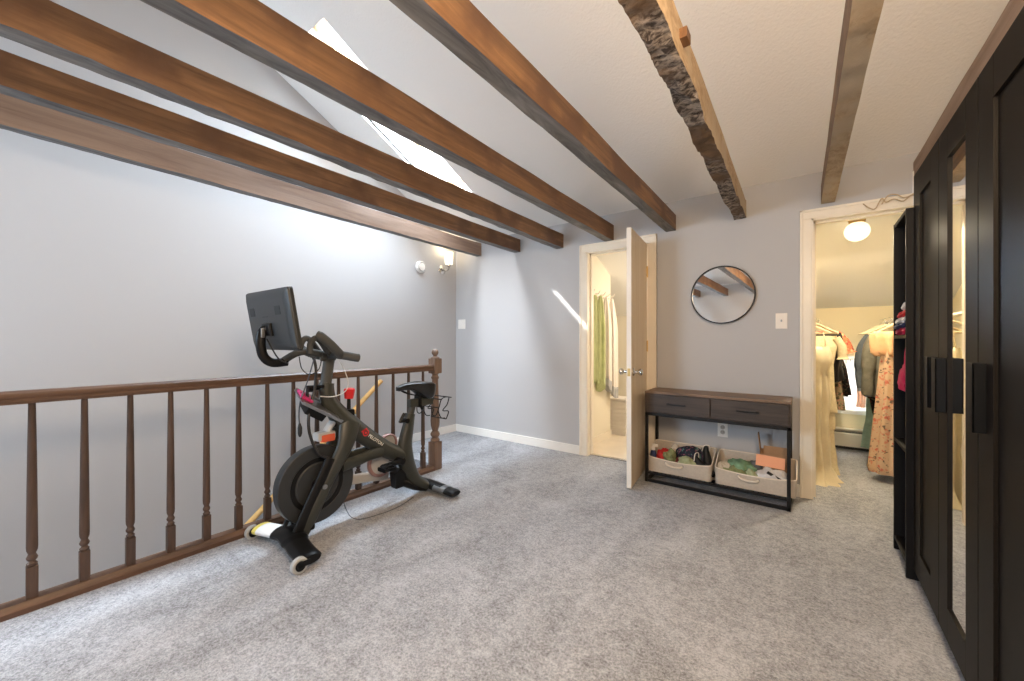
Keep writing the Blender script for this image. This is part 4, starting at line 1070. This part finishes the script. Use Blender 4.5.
# ------------------------------------------------------------------ closet contents
lt_ = thing('ceiling_light', 'lit opal globe ceiling light with brass collar in the closet', 'ceiling light', (.305, 4.07, 2.12))
gz = roof2(4.07)
MB().lathe([(.072, gz + .035), (.072, gz - .016), (.054, gz - .030), (.050, gz - .055)], (.305, 4.07, 0), seg=28).build('collar', M['brass'], lt_)
MB().ball((.305, 4.07, gz - .120), .080, 28, (1, 1, .95)).build('globe', M['globe'], lt_)
def heater(x0, x1, label):
    h = thing('baseboard_heater', label, 'heater', ((x0 + x1) / 2, KY - .06, 0))
    MB().prism([(KY, .035), (KY - .06, .035), (KY - .062, .165), (KY - .045, .185), (KY - .03, .185), (KY - .03, .165), (KY - .01, .165), (KY - .01, .205), (KY - .055, .205), (KY - .055, .215), (KY, .222)], 'x', x0, x1).build('cover', M['heater'], h, smooth=0)
    MB().box(x0 + .01, x1 - .01, KY - .05, KY - .02, .008, .185).build('fin_core', M['dark'], h, smooth=0)
    for x in (x0, x1): MB().box(x - .006, x + .006, KY - .066, KY, .0, .225, .002).build('end_cap', M['heater'], h)
heater(.10, .90, 'white baseboard heater along the closet back wall below the window')
heater(-1.95, -.45, 'white baseboard heater along the bathroom back wall')

def rod(x, y0, y1, z, label):
    t = thing('closet_rod', label, 'closet rod', (x, (y0 + y1) / 2, z))
    MB().tube([(x, y0, z), (x, y1, z)], .014, 14).build('pole', M['rod'], t)
    for y in (y0 + .02, y1 - .02):
        xx = -.26 if x < .3 else XR + .02
        MB().tube([(x, y, z - .018), (xx, y, z - .018)], .008, 8).lathe([(.03, -.004), (.03, .004)], (xx, y, z - .018), 'x', 14).build('bracket', M['rod'], t)
RLX, RRX, RZ = -.02, .615, 1.335
rod(RLX, 3.95, 5.3, RZ, 'white closet rod on the left holding dresses')
rod(RRX, 3.95, 5.3, RZ, 'white closet rod on the right holding jackets')
def hanger(x, y, z, w, rot, label, m=None):
    t = thing('clothes_hanger', label, 'hanger', (x, y, z), 'cream hangers in the closet')
    mx = Matrix.Translation((x, y, z)) @ Matrix.Rotation(rot, 4, 'Z')
    MB().tube(bez([(.0, 0, -.012 + .030), (.017, 0, .012), (.012, 0, -.012), (0, 0, -.022), (0, 0, -.055)], 5), .0028, 8).build('hook', M['chrome'], t, xf=mx)
    MB().tube(bez([(-w, 0, -.125), (-w * .6, 0, -.09), (-.04, 0, -.055), (0, 0, -.048), (.04, 0, -.055), (w * .6, 0, -.09), (w, 0, -.125)], 5), .0085, 10, ry=.006).tube([(-w, 0, -.125), (w, 0, -.125)], .005, 8).build('shoulder_bar', m or M['hanger'], t, xf=mx)
    return t
def garment(name, label, cat, x, y, ztop, prof, m, rot=0.0, folds=7, famp=.012, seed=0, sleeves=None, group=None, parts=()):
    """prof: (drop, half width, half depth, fold weight) from the neckline down"""
    root = thing(name, label, cat, (x, y, ztop - prof[-1][0]), group)
    mx = Matrix.Translation((x, y, ztop)) @ Matrix.Rotation(rot, 4, 'Z')
    N = 72; rings = []
    # densify
    D = []
    for i in range(len(prof) - 1):
        a, b = prof[i], prof[i + 1]; k = max(2, int((b[0] - a[0]) / .03))
        for j in range(k):
            t = j / k; D.append([a[q] + (b[q] - a[q]) * t for q in range(4)])
    D.append(list(prof[-1]))
    for (dz, w, d, fw_) in D:
        r = []
        for k in range(N):
            a = 2 * PI * k / N
            sw = math.sin(folds * a + seed + 2.2 * noise.noise(V((seed, dz * 2.5, 1)))) * famp * fw_
            sw += noise.noise(V((math.cos(a) * 2 + seed, math.sin(a) * 2, dz * 4))) * famp * .8 * (0.3 + fw_)
            ww, dd = w + sw * 1.2, d + sw
            r.append((ww * math.cos(a), max(.008, dd) * math.sin(a), -dz + .006 * fw_ * math.sin(a * 3 + seed)))
        rings.append(r)
    MB().loft(rings).build('body', m, root, smooth=70, xf=mx)
    for sl in (sleeves or []):
        MB().tube(bez(sl['p'], 6), sl['r'], 14, ry=sl.get('ry')).build('sleeve', sl.get('m', m), root, smooth=60, xf=mx)
    for nm, mb, mm in parts: mb.build(nm, mm, root, smooth=60, xf=mx)
    return root
# left rod ----------------------------------------------------------
hanger(RLX + .05, 4.10, RZ, .16, 0.1, 'cream hanger holding the long ivory dress')
garment('dress', 'long ivory dress trailing on the carpet, frontmost on the left closet rod', 'dress', .055, 4.10, 1.10,
        [(0, .085, .025, 0), (.06, .10, .05, .1), (.13, .105, .06, .2), (.21, .075, .045, .3), (.40, .080, .055, .9), (.75, .075, .06, 1.0), (.98, .085, .08, 1.1), (1.07, .125, .12, 1.3), (1.10, .160, .145, 1.3)],
        M['ivory'], .15, 9, .014, 2,
        parts=[('strap', MB().tube(bez([(-.062, 0, -.01), (-.052, -.02, .06), (-.045, 0, .115)], 5), .009, 8, ry=.004), M['ivory']),
               ('strap', MB().tube(bez([(.062, 0, -.01), (.052, -.02, .06), (.045, 0, .115)], 5), .009, 8, ry=.004), M['ivory'])])
hanger(RLX + .06, 4.41, RZ, .17, -.1, 'cream hanger holding the tiered cream lace dress')
garment('dress', 'cream tiered lace dress just behind the long ivory dress', 'dress', .09, 4.41, 1.19,
        [(0, .11, .02, 0), (.10, .115, .05, .2), (.25, .085, .05, .5), (.5, .095, .06, .9), (.66, .105, .065, 1), (.662, .085, .05, 1), (.80, .09, .055, 1), (.802, .08, .05, 1), (.94, .085, .055, 1), (1.10, .095, .065, 1.1), (1.19, .125, .10, 1.2)],
        M['cream_lace'], .1, 8, .012, 5,
        sleeves=[dict(p=[(.10, 0, -.02), (.14, .0, -.10), (.15, 0, -.20)], r=[.035] * 12 + [.045])])
hanger(RLX + .03, 4.55, RZ, .17, .1, 'cream hanger holding the black top')
garment('top', 'short black top hanging behind the ivory dresses', 'top', .115, 4.55, 1.22,
        [(0, .12, .02, 0), (.10, .14, .05, .2), (.30, .12, .05, .7), (.42, .135, .055, 1), (.44, .10, .04, 1)], M['black_cloth'], 0, 6, .012, 7)
hanger(RLX + .08, 4.67, RZ, .18, -.1, 'cream hanger holding the coral print blouse')
garment('blouse', 'coral printed blouse with short sleeve on the left closet rod', 'blouse', .09, 4.67, 1.235,
        [(0, .11, .02, 0), (.08, .15, .05, .1), (.35, .13, .055, .7), (.44, .14, .055, 1)], M['coral'], .05, 6, .012, 9,
        sleeves=[dict(p=[(.11, 0, -.03), (.17, 0, -.10), (.205, 0, -.20)], r=[.045] * 12 + [.060])])
hanger(RLX + .06, 4.82, RZ, .17, .05, 'cream hanger holding the olive print dress')
garment('dress', 'olive printed short dress behind the coral blouse', 'dress', .125, 4.82, 1.22,
        [(0, .11, .02, 0), (.10, .13, .05, .1), (.30, .11, .05, .6), (.55, .135, .06, 1), (.72, .15, .065, 1)], M['tanfloral'], 0, 7, .014, 11)
garment('skirt', 'dark patterned skirt hanging lowest at the back of the left rod', 'skirt', .165, 4.98, .98,
        [(0, .10, .03, .2), (.10, .12, .045, .7), (.36, .15, .06, 1.1)], M['blackfloral'], 0, 8, .015, 13)
hanger(RLX + .10, 4.98, RZ, .15, 0, 'cream hanger holding the dark patterned skirt')
# right rod ---------------------------------------------------------
hanger(RRX - .02, 4.42, RZ, .16, .1, 'cream hanger holding the floral maxi dress')
def skirt_rings(D, x, y, z):
    rr = []
    for i in range(len(D) - 1):
        for j in range(10):
            t = j / 10; dz, w, dd, fw_ = [D[i][q] + (D[i + 1][q] - D[i][q]) * t for q in range(4)]
            r = []
            for k in range(72):
                a = 2 * PI * k / 72; s_ = .014 * fw_ * math.sin(8 * a + dz * 1.2)
                r.append(((w + s_) * math.cos(a), (dd + s_) * math.sin(a), z - dz))
            rr.append(r)
    return rr
fsk = MB().loft(skirt_rings([(0, .085, .045, .3), (.10, .09, .05, .6), (.35, .105, .06, 1), (.65, .13, .085, 1.1), (.95, .155, .11, 1.2), (.99, .145, .105, 1.2)], 0, 0, -.17))
garment('dress', 'long floral dress with peach ruffled bodice, frontmost on the right closet rod', 'dress', .565, 4.42, 1.225,
        [(0, .13, .03, .1), (.03, .150, .06, .6), (.09, .150, .065, .9), (.17, .135, .07, 1.2), (.20, .11, .05, 1)], M['peach'], .05, 11, .018, 3,
        parts=[('skirt', fsk, M['floral'])])
hanger(RRX - .03, 4.66, RZ, .18, -.1, 'cream hanger holding the khaki jacket')
garment('jacket', 'grey khaki jacket hanging behind the floral dress', 'jacket', .615, 4.66, 1.235,
        [(0, .10, .03, 0), (.05, .17, .06, .1), (.20, .175, .07, .4), (.45, .165, .07, .6), (.58, .165, .07, .6)], M['khaki'], .1, 5, .010, 4,
        sleeves=[dict(p=[(-.14, -.01, -.05), (-.185, -.02, -.16), (-.20, -.03, -.35), (-.205, -.03, -.56)], r=[.052] * 6 + [.050] * 6 + [.042] * 6 + [.036])])
hanger(RRX - .04, 4.83, RZ, .18, .1, 'cream hanger holding the blue-grey denim jacket')
garment('jacket', 'blue-grey denim jacket behind the khaki jacket on the right rod', 'jacket', .615, 4.83, 1.235,
        [(0, .10, .03, 0), (.05, .18, .06, .1), (.20, .18, .07, .4), (.50, .17, .07, .5), (.52, .16, .065, .5)], M['denim'], -.05, 5, .010, 6,
        sleeves=[dict(p=[(-.15, -.01, -.05), (-.205, -.02, -.16), (-.225, -.03, -.35), (-.21, -.04, -.53)], r=[.052] * 6 + [.052] * 6 + [.045] * 6 + [.038])],
        parts=[('cuff', MB().tube([(-.212, -.04, -.50), (-.209, -.041, -.545)], .042, 14), M['pale_denim'])])
garment('shirt', 'pale denim shirt half hidden behind the denim jacket', 'shirt', .61, 4.99, 1.225,
        [(0, .09, .025, 0), (.05, .17, .05, .1), (.30, .17, .06, .5), (.60, .17, .06, .8)], M['pale_denim'], .05, 6, .012, 8,
        sleeves=[dict(p=[(-.15, 0, -.05), (-.20, -.01, -.18), (-.21, -.02, -.42)], r=[.045] * 6 + [.044] * 6 + [.036])])
hanger(RRX - .05, 4.99, RZ, .17, .0, 'cream hanger holding the pale denim shirt')
garment('skirt', 'black printed skirt hanging below the denim jackets', 'skirt', .585, 5.12, .96,
        [(0, .11, .03, .2), (.12, .14, .05, .8), (.34, .15, .06, 1), (.37, .10, .05, 1), (.56, .075, .04, 1)], M['blackfloral'], 0, 7, .014, 15)
hanger(RRX - .05, 5.12, RZ, .16, .08, 'cream hanger holding the black printed skirt')
garment('dress', 'pale teal dress at the back of the right closet rod', 'dress', .60, 5.27, 1.20,
        [(0, .10, .03, 0), (.10, .12, .05, .3), (.40, .10, .05, .7), (.8, .125, .065, 1), (1.12, .165, .085, 1.1)], M['teal'], 0, 7, .014, 17)
hanger(RRX - .05, 5.27, RZ, .16, -.05, 'cream hanger holding the pale teal dress')
hd_ = MB().box(.735, .785, 4.40, 4.47, .0, .55, .02).build('garment_bag', M['navy'])
tag(hd_, 'narrow navy garment bag standing beside the floral dress', 'bag')
crumple('pouch', (.66, 4.62, .040), (.11, .07, .055), M['grey_cloth'], 'slate grey pouch on the carpet beneath the floral dress', 'pouch', 41, .2)
ib = thing('ironing_board', 'cream padded board end sticking out beside the floral dress', 'ironing board', (.70, 4.25, .60))
MB().prism(rrect(.555, .80, 4.15, 4.30, .06, 6), 'z', .585, .625, .012).build('top', M['ivory'], ib)
MB().tube([(.62, 4.20, .59), (.78, 4.28, .0)], .010, 10).tube([(.78, 4.18, .59), (.62, 4.28, .0)], .010, 10).build('legs', M['rod'], ib)

# ------------------------------------------------------------------ bathroom contents
hk = thing('hook_rail', 'white hook rail with towels on the bathroom wall', 'hook rail', (-1.89, 4.2, 1.66))
MB().box(-1.90, -1.885, 3.85, 4.48, 1.635, 1.685, .003).build('board', M['cream_trim'], hk)
for y in (3.92, 4.06, 4.20, 4.34, 4.46):
    MB().tube(bez([(-1.885, y, 1.67), (-1.855, y, 1.665), (-1.835, y, 1.685), (-1.83, y, 1.70)], 4), .006, 8).tube(bez([(-1.885, y, 1.645), (-1.86, y, 1.628), (-1.845, y, 1.640)], 4), .006, 8).build('hook', M['plate_ivory'], hk)
def towel(y, w0, w1, ztop, zbot, m, label, seed, hem=None, lean=0):
    def ring(t):
        z = ztop + (zbot - ztop) * t; e = min(1, t * 3) ** .6
        w = .018 + (w0 - .018) * e + (w1 - w0) * t; dp = .012 + .035 * e
        r = []
        for k in range(60):
            a = 2 * PI * k / 60
            s_ = (.010 * math.sin(5 * a + seed + t * 1.5) + .006 * math.sin(9 * a + seed * 2)) * e
            r.append((-1.848 + (dp + s_) * math.cos(a), y + lean * t + (w + s_) * math.sin(a), z + (.05 * math.sin(a + seed) * (t ** 4))))
        return r
    T = thing('towel', label, 'towel', (-1.85, y, zbot), 'towels on the bathroom hooks')
    MB().loft([ring(t / 30) for t in range(0, 28 if hem else 31)]).build('body', m, T, smooth=70)
    if hem: MB().loft([ring(.90 + .10 * t / 5) for t in range(6)]).build('hem', hem, T, smooth=70)
towel(3.975, .052, .058, 1.645, .70, M['towel_green'], 'light green towel hanging nearest the bathroom doorway', 1.0)
towel(4.112, .050, .056, 1.65, .62, M['towel_green'], 'light green towel between the other green one and the white towel', 2.4)
towel(4.262, .066, .070, 1.65, .60, M['towel_white'], 'white towel with grey hem hanging third from the bathroom doorway', 3.3, M['towel_grey'], .01)
towel(4.425, .064, .070, 1.64, .52, M['towel_white'], 'white towel hanging furthest from the bathroom doorway', 4.6, M['towel_grey'], .03)
hm = thing('laundry_hamper', 'white slatted hamper in the bathroom below the white towels', 'hamper', (-1.85, 4.72, 0))
hb_ = MB()
for i in range(8):
    z = .03 + i * .05
    hb_.box(-1.97, -1.74, 4.60, 4.86, z, z + .034, .006)
hb_.box(-1.96, -1.75, 4.61, 4.85, 0.0, .42)
hb_.build('body', M['plate_ivory'], hm)
MB().box(-1.98, -1.73, 4.59, 4.87, .425, .445, .006).build('lid', M['plate_ivory'], hm)

# ------------------------------------------------------------------ light
def area(name, loc, rot, sx, sy, power, col, spread=PI):
    l = bpy.data.lights.new(name, 'AREA'); l.shape = 'RECTANGLE'; l.size = sx; l.size_y = sy
    l.energy = power; l.color = col; l.spread = spread
    o = bpy.data.objects.new(name, l); C.objects.link(o); o.location = loc; o.rotation_euler = rot; return o
def point(name, loc, power, col, r=.05):
    l = bpy.data.lights.new(name, 'POINT'); l.energy = power; l.color = col; l.shadow_soft_size = r
    o = bpy.data.objects.new(name, l); C.objects.link(o); o.location = loc; return o
wld = bpy.data.worlds.new('sky'); bpy.context.scene.world = wld; wld.use_nodes = True
bg = wld.node_tree.nodes['Background']; bg.inputs['Color'].default_value = (.86, .93, 1.0, 1); bg.inputs['Strength'].default_value = 1.6
sun = bpy.data.lights.new('sun', 'SUN'); sun.energy = 6.0; sun.angle = math.radians(.6); sun.color = (1, .97, .92)
so = bpy.data.objects.new('sun', sun); C.objects.link(so)
so.rotation_euler = V((1.1, 1.0, -1.68)).to_track_quat('-Z', 'Y').to_euler()
# bright hazy sky around the sun
hz = bpy.data.lights.new('sky_haze', 'SUN'); hz.energy = 19.0; hz.angle = math.radians(45); hz.color = (.96, .975, 1.0)
ho = bpy.data.objects.new('sky_haze', hz); C.objects.link(ho)
ho.rotation_euler = V((.30, 1.0, -1.35)).to_track_quat('-Z', 'Y').to_euler()
# daylight coming in at the skylight
skc = onroof((SK[0] + SK[1]) / 2, (SK[2] + SK[3]) / 2, SH + .03)
a = area('skylight_daylight', skc, (0, 0, 0), .43, 1.6, 55, (.72, .86, 1.0), 2.4)
a.rotation_euler = (-nrm).to_track_quat('-Z', 'Y').to_euler()
# cool fill light at the added rear window
area('added_window_fill', ((W2[0] + W2[1]) / 2, YR - .10, (W2[2] + W2[3]) / 2), (PI / 2, 0, 0), W2[1] - W2[0], W2[3] - W2[2], 66, (.60, .80, 1.0))
# closet window
area('closet_daylight', ((W3[0] + W3[1]) / 2, KY + .12, (W3[2] + W3[3]) / 2), (-PI / 2, 0, 0), .46, .5, 8, (.9, .95, 1.0))
# lamps
def disk(name, loc, size, power, col):
    o = area(name, loc, (0, 0, 0), size, size, power, col); o.data.shape = 'DISK'; return o
disk('closet_globe_lamp', (.305, 4.07, gz - .203), .09, 12, (1, .84, .58))
point('bathroom_lamp', (-.95, 4.6, 1.5), 14, (1, .86, .70), .15)
point('sconce_lamp', (XL + .12, 3.36, 2.25), .9, (1, .78, .48), .04)
point('room_lamp', (.20, .22, 2.0), 82, (1, .73, .47), .30)

vs = bpy.context.scene.view_settings
vs.view_transform = 'Standard'; vs.look = 'None'; vs.gamma = 1.0; vs.exposure = 1.1; vs.use_curve_mapping = False
